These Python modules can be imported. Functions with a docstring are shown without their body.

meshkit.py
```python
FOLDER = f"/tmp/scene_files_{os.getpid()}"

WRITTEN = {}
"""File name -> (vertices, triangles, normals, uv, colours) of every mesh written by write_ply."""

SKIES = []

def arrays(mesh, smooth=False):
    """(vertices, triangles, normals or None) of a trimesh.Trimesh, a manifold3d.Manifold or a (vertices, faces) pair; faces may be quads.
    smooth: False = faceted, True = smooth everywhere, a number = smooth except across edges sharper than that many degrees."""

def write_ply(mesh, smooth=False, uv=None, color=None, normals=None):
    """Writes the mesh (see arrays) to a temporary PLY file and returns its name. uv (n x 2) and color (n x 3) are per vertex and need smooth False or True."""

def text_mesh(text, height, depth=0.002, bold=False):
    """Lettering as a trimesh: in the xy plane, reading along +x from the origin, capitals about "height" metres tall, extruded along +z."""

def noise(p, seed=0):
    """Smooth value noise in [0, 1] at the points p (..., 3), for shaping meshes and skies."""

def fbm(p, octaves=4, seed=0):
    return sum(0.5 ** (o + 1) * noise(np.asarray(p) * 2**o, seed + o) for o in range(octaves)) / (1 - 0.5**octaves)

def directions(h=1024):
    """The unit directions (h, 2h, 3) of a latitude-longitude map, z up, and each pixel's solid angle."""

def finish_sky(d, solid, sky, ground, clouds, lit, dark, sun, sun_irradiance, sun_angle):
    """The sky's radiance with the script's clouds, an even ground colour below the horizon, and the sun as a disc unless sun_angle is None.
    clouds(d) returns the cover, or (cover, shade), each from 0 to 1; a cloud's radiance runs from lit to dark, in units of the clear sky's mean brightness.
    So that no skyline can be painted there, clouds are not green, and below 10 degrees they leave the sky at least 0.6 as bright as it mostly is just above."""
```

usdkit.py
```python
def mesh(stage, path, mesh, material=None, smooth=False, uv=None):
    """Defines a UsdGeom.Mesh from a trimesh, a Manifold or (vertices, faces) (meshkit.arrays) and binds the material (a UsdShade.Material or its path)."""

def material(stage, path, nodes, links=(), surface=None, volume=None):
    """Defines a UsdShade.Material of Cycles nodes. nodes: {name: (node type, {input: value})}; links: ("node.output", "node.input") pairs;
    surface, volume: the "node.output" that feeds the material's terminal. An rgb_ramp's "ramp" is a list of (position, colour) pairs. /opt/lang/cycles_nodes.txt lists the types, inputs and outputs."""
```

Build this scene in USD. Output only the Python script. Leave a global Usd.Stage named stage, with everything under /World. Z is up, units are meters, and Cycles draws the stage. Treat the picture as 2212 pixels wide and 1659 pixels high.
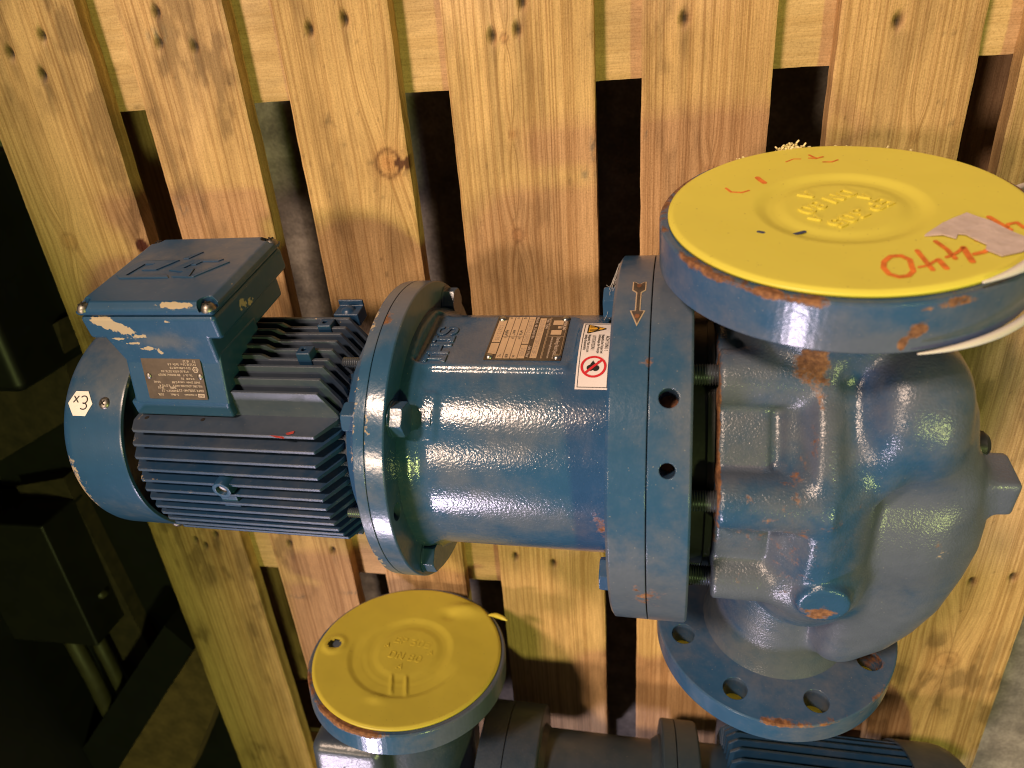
import math, random
import numpy as np, trimesh, manifold3d as mf, usdkit, meshkit
from shapely.geometry import Polygon, Point, box as sbox, LineString
from shapely import affinity
from pxr import Usd, UsdGeom, UsdLux, UsdShade, Gf, Sdf, Vt
random.seed(7); RNG = np.random.default_rng(7)
stage = Usd.Stage.CreateInMemory()
UsdGeom.SetStageUpAxis(stage, 'Z'); UsdGeom.SetStageMetersPerUnit(stage, 1.0)
World = UsdGeom.Xform.Define(stage, '/World'); stage.SetDefaultPrim(World.GetPrim())
UsdGeom.Scope.Define(stage, '/World/Looks')
PI = math.pi

# ------------------------------------------------------------------ camera, lamps
CAM = np.array([0.19309445, 0.31105603, 0.64943277])
RC = np.array([[0.98422437, -0.00961573, 0.17666329], [-0.07347451, 0.88613159, 0.45757218], [-0.16094681, -0.46333395, 0.8714458]])
cam = UsdGeom.Camera.Define(stage, '/World/camera')
def mat(R, t):
    m = np.eye(4); m[:3, :3] = np.asarray(R).T; m[3, :3] = t
    return Gf.Matrix4d(*m.ravel().tolist())
cam.AddTransformOp().Set(mat(RC, CAM))
cam.CreateHorizontalApertureAttr(36.0); cam.CreateFocalLengthAttr(36.0 * 1543.33 / 2212)
cam.CreateFStopAttr(7.0); cam.CreateFocusDistanceAttr(0.57)
cam.CreateClippingRangeAttr((0.02, 60.0))
cam.CreateExposureAttr(0.33)

def lamp(name, d, dist, radius, power, color):
    d = np.array(d, float); d /= np.linalg.norm(d)
    z = d; x = np.cross([0, 1, 0.01], z); x /= np.linalg.norm(x); y = np.cross(z, x)
    l = UsdLux.DiskLight.Define(stage, '/World/' + name)
    l.AddTransformOp().Set(mat(np.stack([x, y, z], 1), d * dist + np.array([.1, 0, 0])))
    l.CreateRadiusAttr(radius); l.CreateIntensityAttr(power / (PI * radius ** 2)); l.CreateColorAttr(Gf.Vec3f(*color))
    l.CreateNormalizeAttr(False)
    return l
# hall lamps: a row to the left, a greenish one to the right
lamp('hall_lamp', (-.37, .66, .66), 10.0, .60, 232, (1, .72, .54))
lamp('hall_lamp_001', (-.42, .06, .90), 9.0, .52, 88, (1, .72, .52))
lamp('hall_lamp_002', (-.37, -.69, .62), 10.0, .66, 136, (.90, .76, .95))
lamp('hall_lamp_003', (.48, -.13, .87), 9.0, .38, 70, (.86, 1.0, .28))
dm = usdkit.material(stage, '/World/Looks/hall_air', {'b': ('background_shader', {'color': (.9, .8, .72), 'strength': .028})}, surface='b.background')
dome = UsdLux.DomeLight.Define(stage, '/World/hall'); UsdShade.MaterialBindingAPI.Apply(dome.GetPrim()).Bind(dm)

# ------------------------------------------------------------------ helpers
def arr(mesh, smooth=False):
    v, f, n = meshkit.arrays(mesh, smooth)
    return v, f, n
TAKEN = {}
def path_for(parent, name):
    k = (parent, name); c = TAKEN.get(k, 0); TAKEN[k] = c + 1
    return f'{parent}/{name}' + (f'_{c:03d}' if c else '')
def tag(p, label=None, cat=None, group=None, kind=None):
    for k, v in (('label', label), ('category', cat), ('group', group), ('kind', kind)):
        if v: p.SetCustomDataByKey(k, v)
    return p
def obj(name, mesh, m, parent='/World', smooth=False, wear=None, attrs=None, label=None):
    """one mesh prim; wear(v) -> n x 3 colours (rust, dust, chip); attrs: {name: n x 3 or n array}"""
    if isinstance(mesh, list): mesh = cat(mesh)
    p = path_for(str(parent), name)
    v, f, n = arr(mesh, smooth)
    g = UsdGeom.Mesh.Define(stage, p)
    g.CreatePointsAttr(Vt.Vec3fArray.FromNumpy(v.astype(np.float32)))
    g.CreateFaceVertexCountsAttr(Vt.IntArray.FromNumpy(np.full(len(f), 3, np.int32)))
    g.CreateFaceVertexIndicesAttr(Vt.IntArray.FromNumpy(f.astype(np.int32).ravel()))
    g.CreateSubdivisionSchemeAttr('none')
    if n is not None:
        g.CreateNormalsAttr(Vt.Vec3fArray.FromNumpy(n.astype(np.float32))); g.SetNormalsInterpolation('vertex')
    api = UsdGeom.PrimvarsAPI(g)
    if wear is not None:
        w = np.clip(np.asarray(wear(v), np.float32), 0, 1)
        api.CreatePrimvar('wear', Sdf.ValueTypeNames.Color3fArray, 'vertex').Set(Vt.Vec3fArray.FromNumpy(w))
    for k, fn in (attrs or {}).items():
        w = np.asarray(fn(v), np.float32)
        api.CreatePrimvar(k, Sdf.ValueTypeNames.Color3fArray, 'vertex').Set(Vt.Vec3fArray.FromNumpy(w))
    UsdShade.MaterialBindingAPI.Apply(g.GetPrim()).Bind(MAT[m])
    if label: g.GetPrim().SetCustomDataByKey('label', label)
    return p
def thing(name, label, cat_, R=np.eye(3), t=(0, 0, 0), group=None, kind=None):
    p = path_for('/World', name)
    x = UsdGeom.Xform.Define(stage, p); x.AddTransformOp().Set(mat(R, t))
    tag(x.GetPrim(), label, cat_, group, kind)
    return p
def cat(ms):
    return trimesh.util.concatenate([tm(m) for m in ms])
def tm(m):
    if hasattr(m, 'to_mesh'):
        q = m.to_mesh(); return trimesh.Trimesh(np.array(q.vert_properties)[:, :3], np.array(q.tri_verts), process=False)
    if isinstance(m, tuple): return trimesh.Trimesh(np.asarray(m[0]), np.asarray(m[1]), process=False)
    return m
def bx(x0, x1, y0, y1, z0, z1):
    m = trimesh.creation.box([x1 - x0, y1 - y0, z1 - z0]); m.apply_translation([(x0 + x1) / 2, (y0 + y1) / 2, (z0 + z1) / 2]); return m
def rbox(x0, x1, y0, y1, z0, z1, r=.002, seg=12):
    s = mf.Manifold.sphere(r, seg); pts = []
    return mf.Manifold.batch_hull([s.translate((x, y, z)) for x in (x0 + r, x1 - r) for y in (y0 + r, y1 - r) for z in (z0 + r, z1 - r)])
def frame(o, ex, ey, ez):
    m = np.eye(4); m[:3, 0], m[:3, 1], m[:3, 2], m[:3, 3] = ex, ey, ez, o; return m
def xf(m, M):
    m = tm(m).copy(); m.apply_transform(M); return m
def lathe_u(prof, seg=96):
    """closed profile (u, r) revolved about the u axis (x)"""
    prof = np.asarray(prof, float); n = len(prof); a = np.arange(seg) / seg * 2 * PI
    v = np.stack([np.repeat(prof[:, 0], seg), np.outer(prof[:, 1], np.cos(a)).ravel(), np.outer(prof[:, 1], np.sin(a)).ravel()], 1)
    i, j = np.meshgrid(np.arange(n), np.arange(seg), indexing='ij'); i2, j2 = (i + 1) % n, (j + 1) % seg
    q = np.stack([i * seg + j, i * seg + j2, i2 * seg + j2, i2 * seg + j], -1).reshape(-1, 4)
    f = np.vstack([q[:, [0, 1, 2]], q[:, [0, 2, 3]]])
    m = trimesh.Trimesh(v, f, process=True); m.update_faces(m.nondegenerate_faces())
    if m.volume < 0: m.invert()
    return m
V2U = np.array([[0., 0, 1, 0], [1, 0, 0, 0], [0, 1, 0, 0], [0, 0, 0, 1]])
def lathe_v(prof, seg=96):
    """profile (v, r) revolved about the v axis (y)"""
    return xf(lathe_u(prof, seg), V2U.T @ np.eye(4) if False else np.array([[0., 0, 1, 0], [1, 0, 0, 0], [0, 1, 0, 0], [0, 0, 0, 1]]))
def cylu(u0, u1, r, v=0, w=0, seg=32, ch=0):
    prof = [(u0, 0), (u0, r - ch), (u0 + ch, r), (u1 - ch, r), (u1, r - ch), (u1, 0)] if ch else [(u0, 0), (u0, r), (u1, r), (u1, 0)]
    m = lathe_u(prof, seg); m.apply_translation([0, v, w]); return m
def cyl_dir(o, d, h, r, seg=20, ch=0, dome=0):
    prof = [(0, 0), (0, r), (h - ch, r), (h, r - ch), (h, 0)] if not dome else [(0, 0), (0, r)] + [(h * math.sin(t), r * math.cos(t)) for t in np.linspace(.15, PI / 2 - .02, 6)] + [(h, 0)]
    m = lathe_u(prof, seg); d = np.array(d, float); d /= np.linalg.norm(d)
    a = np.cross(d, [0, 0, 1.] if abs(d[2]) < .9 else [1., 0, 0]); a /= np.linalg.norm(a); b = np.cross(d, a)
    return xf(m, frame(o, d, a, b))
def hexbolt(o, d, af, h, rot=0., washer=0):
    """hexagon head across flats af with a chamfered top"""
    R = af / math.sqrt(3); a = np.arange(6) * PI / 3 + rot
    hexa = mf.CrossSection([[(R * math.cos(t), R * math.sin(t)) for t in a]]).extrude(h)
    cone = mf.Manifold.cylinder(h * 2.2, R * 1.85, R * .55, 40).translate((0, 0, -h * .55))
    m = tm(hexa ^ cone)
    if washer: m = cat([m, xf(trimesh.creation.cylinder(af * .62, washer, sections=28), frame((0, 0, washer / 2 - .0002), (1, 0, 0), (0, 1, 0), (0, 0, 1)))])
    d = np.array(d, float); d /= np.linalg.norm(d); x = np.cross(d, [0, 0, 1.] if abs(d[2]) < .9 else [1., 0, 0]); x /= np.linalg.norm(x)
    return xf(m, frame(o, x, np.cross(d, x), d))
def thread(u0, u1, r, v, w, pitch=.00175):
    n = int((u1 - u0) / pitch); prof = [(u0, 0)]
    for i in range(n): prof += [(u0 + i * pitch, r * .83), (u0 + (i + .5) * pitch, r)]
    prof += [(u1, r * .83), (u1, 0)]
    m = lathe_u(prof, 20); m.apply_translation([0, v, w]); return m
def tube(pts, r, seg=14, sub=8, closed=False):
    from scipy.interpolate import CubicSpline
    pts = np.asarray(pts, float); t = np.r_[0, np.cumsum(np.linalg.norm(np.diff(pts, axis=0), axis=1))]
    tt = np.linspace(0, t[-1], (len(pts) - 1) * sub + 1); p = CubicSpline(t, pts)(tt)
    rr = np.interp(tt, t, r) if np.ndim(r) else np.full(len(p), r)
    T = np.gradient(p, axis=0); T /= np.linalg.norm(T, axis=1, keepdims=True)
    N = np.zeros_like(T); n = np.cross(T[0], [0, 0, 1.]); n = n if np.linalg.norm(n) > .1 else np.cross(T[0], [1., 0, 0])
    for i in range(len(p)):
        n = n - (n @ T[i]) * T[i]; n /= np.linalg.norm(n); N[i] = n
    B = np.cross(T, N); a = np.arange(seg) / seg * 2 * PI
    v = (p[:, None] + rr[:, None, None] * (np.cos(a)[None, :, None] * N[:, None] + np.sin(a)[None, :, None] * B[:, None])).reshape(-1, 3)
    i, j = np.meshgrid(np.arange(len(p) - 1), np.arange(seg), indexing='ij'); j2 = (j + 1) % seg
    q = np.stack([i * seg + j, i * seg + j2, (i + 1) * seg + j2, (i + 1) * seg + j], -1).reshape(-1, 4)
    f = [q[:, [0, 1, 2]], q[:, [0, 2, 3]]]; n0 = len(v); v = np.vstack([v, p[:1], p[-1:]]); k = np.arange(seg); k2 = (k + 1) % seg
    f += [np.stack([k2, k, np.full(seg, n0)], 1), np.stack([(len(p) - 1) * seg + k, (len(p) - 1) * seg + k2, np.full(seg, n0 + 1)], 1)]
    m = trimesh.Trimesh(v, np.vstack(f), process=False)
    if m.volume < 0: m.invert()
    return m
def extrude(poly, h):
    gs = [g for g in getattr(poly, 'geoms', [poly]) if g.area > 1e-10]
    return cat([trimesh.creation.extrude_polygon(g, h, engine='earcut') for g in gs])
def stroke(pts, w, h=.0003):
    return extrude(LineString(pts).buffer(w / 2, 4), h)
_tc = {}
def text(s, h, depth=.0003, bold=False):
    k = (s, bold)
    if k not in _tc: _tc[k] = meshkit.text_mesh(s, .07, .01, bold)
    m = _tc[k].copy(); m.apply_scale([h / .07, h / .07, depth / .01]); return m
def text_w(m): return m.bounds[1][0] - min(0, m.bounds[0][0])
def smooth_lin(x, a, b): t = np.clip((x - a) / (b - a), 0, 1); return t * t * (3 - 2 * t)
def fbm(p, s, o=4, seed=0): return meshkit.fbm(np.asarray(p) * s + 50, o, seed)

def surfnet(F, org, h):
    """surface nets of the sampled field F (negative inside) -> trimesh"""
    nx, ny, nz = F.shape; X = np.stack(np.meshgrid(*[np.arange(n) for n in F.shape], indexing='ij'), -1)
    ins = F < 0; c = np.zeros((nx - 1, ny - 1, nz - 1), int)
    for a, b, d in np.ndindex(2, 2, 2): c += ins[a:nx - 1 + a, b:ny - 1 + b, d:nz - 1 + d]
    act = (c > 0) & (c < 8); idx = -np.ones(act.shape, int); cells = np.argwhere(act); idx[act] = np.arange(len(cells))
    acc = np.zeros((len(cells), 3)); cnt = np.zeros(len(cells)); i, j, k = cells.T
    cor = list(np.ndindex(2, 2, 2))
    for p in cor:
        for ax in range(3):
            if p[ax]: continue
            q = list(p); q[ax] = 1
            A = F[i + p[0], j + p[1], k + p[2]]; B = F[i + q[0], j + q[1], k + q[2]]; s = (A < 0) != (B < 0)
            t = np.where(s, A / np.where(s, A - B, 1), 0); pos = np.array(p, float)[None].repeat(len(cells), 0); pos[:, ax] = t
            acc[s] += pos[s]; cnt[s] += 1
    v = (cells + acc / cnt[:, None]) * h + org; faces = []
    for ax in range(3):
        o1, o2 = [(1, 2), (2, 0), (0, 1)][ax]
        sl0 = [slice(1, -1)] * 3; sl0[ax] = slice(0, -1); sl1 = [slice(1, -1)] * 3; sl1[ax] = slice(1, None)
        A, B = ins[tuple(sl0)], ins[tuple(sl1)]; ch = np.argwhere(A != B); flip = A[tuple(ch.T)]
        base = ch.copy(); base[:, o1] += 1; base[:, o2] += 1
        def cell(d1, d2):
            q = base.copy(); q[:, o1] += d1 - 1; q[:, o2] += d2 - 1; return idx[tuple(q.T)]
        a, b, c2, d = cell(0, 0), cell(1, 0), cell(1, 1), cell(0, 1)
        q = np.stack([a, b, c2, d], 1); q[~flip] = q[~flip][:, ::-1]; faces.append(q)
    q = np.vstack(faces)
    m = trimesh.Trimesh(v, np.vstack([q[:, [0, 1, 2]], q[:, [0, 2, 3]]]), process=False)
    if m.volume < 0: m.invert()
    return m
def smin(a, b, k):
    h = np.clip(.5 + .5 * (b - a) / k, 0, 1); return b + (a - b) * h - k * h * (1 - h)
def smax(a, b, k): return -smin(-a, -b, k)
class SDF:
    def __init__(s, lo, hi, h):
        s.h = h; s.lo = np.array(lo); n = [int((b - a) / h) + 1 for a, b in zip(lo, hi)]
        s.u, s.v, s.w = np.meshgrid(*[a + np.arange(m) * h for a, m in zip(lo, n)], indexing='ij', sparse=True)
        s.F = np.full(n, 1.0)
    def cu(s, u0, u1, r, v=0, w=0, rd=.003):
        q = np.sqrt((s.v - v) ** 2 + (s.w - w) ** 2) - r + rd; d = np.abs(s.u - (u0 + u1) / 2) - (u1 - u0) / 2 + rd
        return np.minimum(np.maximum(q, d), 0) + np.sqrt(np.maximum(q, 0) ** 2 + np.maximum(d, 0) ** 2) - rd
    def cv(s, v0, v1, r, u=0, w=0, rd=.003):
        q = np.sqrt((s.u - u) ** 2 + (s.w - w) ** 2) - r + rd; d = np.abs(s.v - (v0 + v1) / 2) - (v1 - v0) / 2 + rd
        return np.minimum(np.maximum(q, d), 0) + np.sqrt(np.maximum(q, 0) ** 2 + np.maximum(d, 0) ** 2) - rd
    def cw(s, w0, w1, r, u=0, v=0, rd=.001):
        q = np.sqrt((s.u - u) ** 2 + (s.v - v) ** 2) - r + rd; d = np.abs(s.w - (w0 + w1) / 2) - (w1 - w0) / 2 + rd
        return np.minimum(np.maximum(q, d), 0) + np.sqrt(np.maximum(q, 0) ** 2 + np.maximum(d, 0) ** 2) - rd
    def box(s, c, b, rd=.003):
        q = [np.abs(x - a) - e + rd for x, a, e in zip((s.u, s.v, s.w), c, b)]
        return np.sqrt(sum(np.maximum(x, 0) ** 2 for x in q)) + np.minimum(np.maximum(np.maximum(q[0], q[1]), q[2]), 0) - rd
    def cone(s, a, b, ra, rb):
        a, b = np.array(a), np.array(b); ab = b - a
        t = np.clip(((s.u - a[0]) * ab[0] + (s.v - a[1]) * ab[1] + (s.w - a[2]) * ab[2]) / (ab @ ab), 0, 1)
        return np.sqrt((s.u - a[0] - t * ab[0]) ** 2 + (s.v - a[1] - t * ab[1]) ** 2 + (s.w - a[2] - t * ab[2]) ** 2) - (ra + (rb - ra) * t)
    def add(s, d, k=.006): s.F = smin(s.F, d, k) if k else np.minimum(s.F, d)
    def sub(s, d, k=.004): s.F = smax(s.F, -d, k)
    def mesh(s): return surfnet(s.F, s.lo, s.h)

# ------------------------------------------------------------------ materials
def dense(m, s):
    m = tm(m); v, f = trimesh.remesh.subdivide_to_size(m.vertices, m.faces, s); return trimesh.Trimesh(v, f, process=True)
MAT = {}
def yellow(name, color, tr, var, vscale, tcol):
    n = {'g': ('geometry', {}), 'n': ('noise_texture', {'scale': vscale, 'detail': 5.0, 'roughness': .65}), 'n2': ('noise_texture', {'scale': 160., 'detail': 3.0}), 'sp': ('noise_texture', {'scale': 420., 'detail': 2.}), 'spr': ('map_range', {'from_min': .70, 'from_max': .76, 'to_min': 0., 'to_max': .45, 'clamp': True}),
         'r': ('rgb_ramp', {'ramp': [(.3, tuple(c * (1 - var) for c in color)), (.7, color)]}), 'ms': ('mix_color', {'b': (.30, .22, .06)}), 'p': ('principled_bsdf', {'roughness': .38, 'specular_ior_level': .42}), 't': ('translucent_bsdf', {'color': tcol}), 'bm': ('bump', {'strength': 1., 'distance': .00006}), 'mx': ('mix_closure', {'fac': tr})}
    MAT[name] = usdkit.material(stage, '/World/Looks/' + name, n, [('g.position', 'n.vector'), ('g.position', 'n2.vector'), ('g.position', 'sp.vector'), ('sp.fac', 'spr.value'), ('spr.result', 'ms.fac'), ('n.fac', 'r.fac'), ('r.color', 'ms.a'), ('ms.result', 'p.base_color'), ('n2.fac', 'bm.height'), ('bm.normal', 'p.normal'), ('p.BSDF', 'mx.closure1'), ('t.BSDF', 'mx.closure2')], surface='mx.closure')
def plain(name, color, rough=.5, metal=0., bump=0., bscale=400, var=.0, vscale=30, spec=.5, bevel=0.):
    n = {'g': ('geometry', {}), 'p': ('principled_bsdf', {'base_color': color, 'roughness': rough, 'metallic': metal, 'specular_ior_level': spec})}; L = []
    if var:
        n['n'] = ('noise_texture', {'scale': vscale, 'detail': 5.0, 'roughness': .65}); L.append(('g.position', 'n.vector'))
        lo = tuple(c * (1 - var) for c in color); hi = tuple(min(1, c * (1 + var)) for c in color)
        n['r'] = ('rgb_ramp', {'ramp': [(.3, lo), (.7, hi)]}); L += [('n.fac', 'r.fac'), ('r.color', 'p.base_color')]
    if bump:
        n['b'] = ('noise_texture', {'scale': bscale, 'detail': 3.0}); n['bm'] = ('bump', {'strength': 1.0, 'distance': bump})
        L += [('g.position', 'b.vector'), ('b.fac', 'bm.height'), ('bm.normal', 'p.normal')]
    MAT[name] = usdkit.material(stage, '/World/Looks/' + name, n, L, surface='p.BSDF')
def paint(name, blue, dust=(.135, .132, .14), dust_lo=.42, dust_hi=.62, bump=.0004, bscale=420, rough=.2, dmax=.55, bevel=.0012, rustbase=.0):
    """blue enamel: dusty patches, beige chips, rust; attribute wear = (rust, dust, chip)"""
    n = {
        'g': ('geometry', {}), 'a': ('attribute', {'attribute': 'wear'}), 's': ('separate_color', {}),
        'nd': ('noise_texture', {'scale': 8.0, 'detail': 4.0, 'roughness': .5, 'distortion': .4}),
        'nd2': ('noise_texture', {'scale': 60.0, 'detail': 5.0, 'roughness': .7}),
        'nr': ('noise_texture', {'scale': 85.0, 'detail': 7.0, 'roughness': .7}),
        'nc': ('noise_texture', {'scale': 240.0, 'detail': 4.0, 'roughness': .6}),
        'nb': ('noise_texture', {'scale': bscale, 'detail': 2.0, 'roughness': .5}),
        # dust
        'd1': ('math', {'math_type': 'add'}), 'd2': ('math', {'math_type': 'multiply_add', 'value2': .35}),
        'dr': ('map_range', {'range_type': 'smoothstep', 'from_min': dust_lo, 'from_max': dust_hi, 'to_min': .0, 'to_max': dmax, 'clamp': True}),
        'dcol': ('rgb_ramp', {'ramp': [(.3, tuple(c * .88 for c in dust)), (.7, tuple(c * 1.1 for c in dust))]}),
        'm1': ('mix_color', {'a': blue, 'b': dust}),
        'bv': ('rgb_ramp', {'ramp': [(.25, tuple(c * .93 for c in blue)), (.75, tuple(c * 1.08 for c in blue))]}),
        # rust
        'r1': ('math', {'math_type': 'multiply_add', 'value2': .9}), 'rr': ('map_range', {'range_type': 'smoothstep', 'from_min': .70, 'from_max': .86, 'to_min': 0., 'to_max': 1., 'clamp': True}),
        'rcol': ('rgb_ramp', {'ramp': [(.25, (.06, .026, .013)), (.5, (.19, .082, .034)), (.75, (.36, .17, .065))]}),
        'm2': ('mix_color', {}),
        # chips
        'c1': ('math', {'math_type': 'multiply_add', 'value2': .9}), 'cr': ('map_range', {'range_type': 'smoothstep', 'from_min': .80, 'from_max': .9, 'to_min': 0., 'to_max': 1., 'clamp': True}),
        'm3': ('mix_color', {'b': (.42, .33, .22)}),
        # dirt specks
        'sp': ('noise_texture', {'scale': 700.0, 'detail': 2.0}), 'spr': ('map_range', {'from_min': .72, 'from_max': .78, 'to_min': 0., 'to_max': .55, 'clamp': True}), 'm4': ('mix_color', {'b': (.40, .36, .30)}),
        'ro1': ('mix_float', {'a': rough, 'b': .30}), 'ro2': ('mix_float', {'b': .9}),
        'bm': ('bump', {'strength': 1.0, 'distance': bump}), 'rb': ('bump', {'strength': 1.0, 'distance': .0006}),
        'p': ('principled_bsdf', {'specular_ior_level': .5}),
    }
    L = [('g.position', k + '.vector') for k in ('nd', 'nd2', 'nr', 'nc', 'nb', 'sp')] + [
        ('a.color', 's.color'), ('nd.fac', 'd1.value1'), ('s.g', 'd1.value2'), ('nd2.fac', 'd2.value1'), ('d1.value', 'd2.value3'), ('d2.value', 'dr.value'),
        ('nd2.fac', 'bv.fac'), ('nd2.fac', 'dcol.fac'), ('bv.color', 'm1.a'), ('dcol.color', 'm1.b'), ('dr.result', 'm1.fac'),
        ('s.r', 'r1.value1'), ('nr.fac', 'r1.value3'), ('r1.value', 'rr.value'), ('nc.fac', 'rcol.fac'),
        ('m1.result', 'm4.a'), ('sp.fac', 'spr.value'), ('spr.result', 'm4.fac'),
        ('m4.result', 'm2.a'), ('rcol.color', 'm2.b'), ('rr.result', 'm2.fac'),
        ('s.b', 'c1.value1'), ('nc.fac', 'c1.value3'), ('c1.value', 'cr.value'), ('m2.result', 'm3.a'), ('cr.result', 'm3.fac'),
        ('m3.result', 'p.base_color'), ('dr.result', 'ro1.fac'), ('ro1.result', 'ro2.a'), ('rr.result', 'ro2.fac'), ('ro2.result', 'p.roughness'),
        ('nb.fac', 'bm.height'), ('nr.fac', 'rb.height'), ('bm.normal', 'p.normal')]
    if bevel:
        n['bev'] = ('bevel', {'radius': bevel, 'samples': 4}); L.append(('bev.bevel', 'bm.normal'))
    MAT[name] = usdkit.material(stage, '/World/Looks/' + name, n, L, surface='p.BSDF')
BLUE = (.027, .086, .180)
paint('paint_body', BLUE, dust_lo=.57, dust_hi=.84, bump=.00022, bscale=520, rough=.12)
paint('paint_casing', (.027, .082, .165), dust=(.13, .128, .132), dust_lo=.56, dust_hi=.82, bump=.00036, bscale=640, rough=.19, dmax=.62, bevel=0)
paint('paint_motor', (.020, .069, .148), dust=(.11, .115, .125), dust_lo=.68, dust_hi=.95, bump=.00006, bscale=500, rough=.28, dmax=.7)
paint('paint_fin', (.012, .046, .105), dust=(.10, .102, .105), dust_lo=.68, dust_hi=.98, bump=.00005, bscale=500, rough=.36, dmax=.5)
paint('paint_flange', (.029, .089, .182), dust=(.135, .132, .14), dust_lo=.57, dust_hi=.84, bump=.00012, bscale=300, rough=.20, dmax=.6)
paint('paint_grey', (.022, .046, .075), dust=(.055, .068, .090), dust_lo=.60, dust_hi=.86, bump=.0003, bscale=300, rough=.46, dmax=.8)
plain('steel', (.42, .41, .40), .34, 1., var=.3, vscale=120)
plain('stud_steel', (.20, .225, .25), .36, .8, var=.3, vscale=120)
plain('screw_steel', (.27, .25, .22), .45, 1., var=.45, vscale=300)
plain('black_steel', (.016, .018, .018), .42, 0., var=.4, vscale=60, bump=.0001)
yellow('yellow_plastic', (.93, .84, .12), .2, .07, 9, (.85, .70, .05))
yellow('yellow_old', (.74, .63, .08), .2, .13, 14, (.7, .55, .05))
plain('yellow_shred', (.80, .70, .36), .6)
plain('plate_brown', (.085, .062, .045), .38, .2, var=.3, vscale=80)
plain('plate_silver', (.66, .50, .34), .34, .35, var=.08, vscale=60)
plain('plate_print', (.60, .47, .36), .5)
plain('plate_ink', (.03, .026, .022), .5)
plain('stamp', (.36, .27, .19), .45)
plain('paper_white', (.80, .74, .70), .5, var=.04, vscale=50)
plain('sign_red', (.62, .02, .03), .45)
plain('sign_yellow', (.80, .42, .03), .45)
plain('sign_black', (.016, .014, .013), .45)
plain('arrow_dark', (.075, .055, .045), .45, var=.5, vscale=150)
plain('marker_orange', (.78, .20, .03), .5, var=.35, vscale=160)
plain('marker_blue', (.02, .045, .13), .5)
plain('marker_grey', (.07, .06, .06), .6)
plain('red_paint', (.40, .05, .04), .5, var=.3, vscale=200)
plain('paper_tag', (.60, .50, .46), .42, bump=.0004, bscale=260, var=.12, vscale=120)
plain('cable_white', (.68, .63, .57), .42, var=.05, vscale=60)
plain('hole_dark', (.015, .010, .008), .8)
plain('primer', (.45, .36, .25), .6, var=.25, vscale=200)
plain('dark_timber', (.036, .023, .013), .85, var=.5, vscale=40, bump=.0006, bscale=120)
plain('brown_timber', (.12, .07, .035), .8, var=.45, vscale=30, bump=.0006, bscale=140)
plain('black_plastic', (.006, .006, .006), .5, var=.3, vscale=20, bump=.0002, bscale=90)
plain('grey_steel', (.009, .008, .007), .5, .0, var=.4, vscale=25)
plain('hose', (.045, .038, .02), .5, var=.3, vscale=30)
plain('rust_metal', (.18, .07, .03), .85, var=.5, vscale=150)
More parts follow.
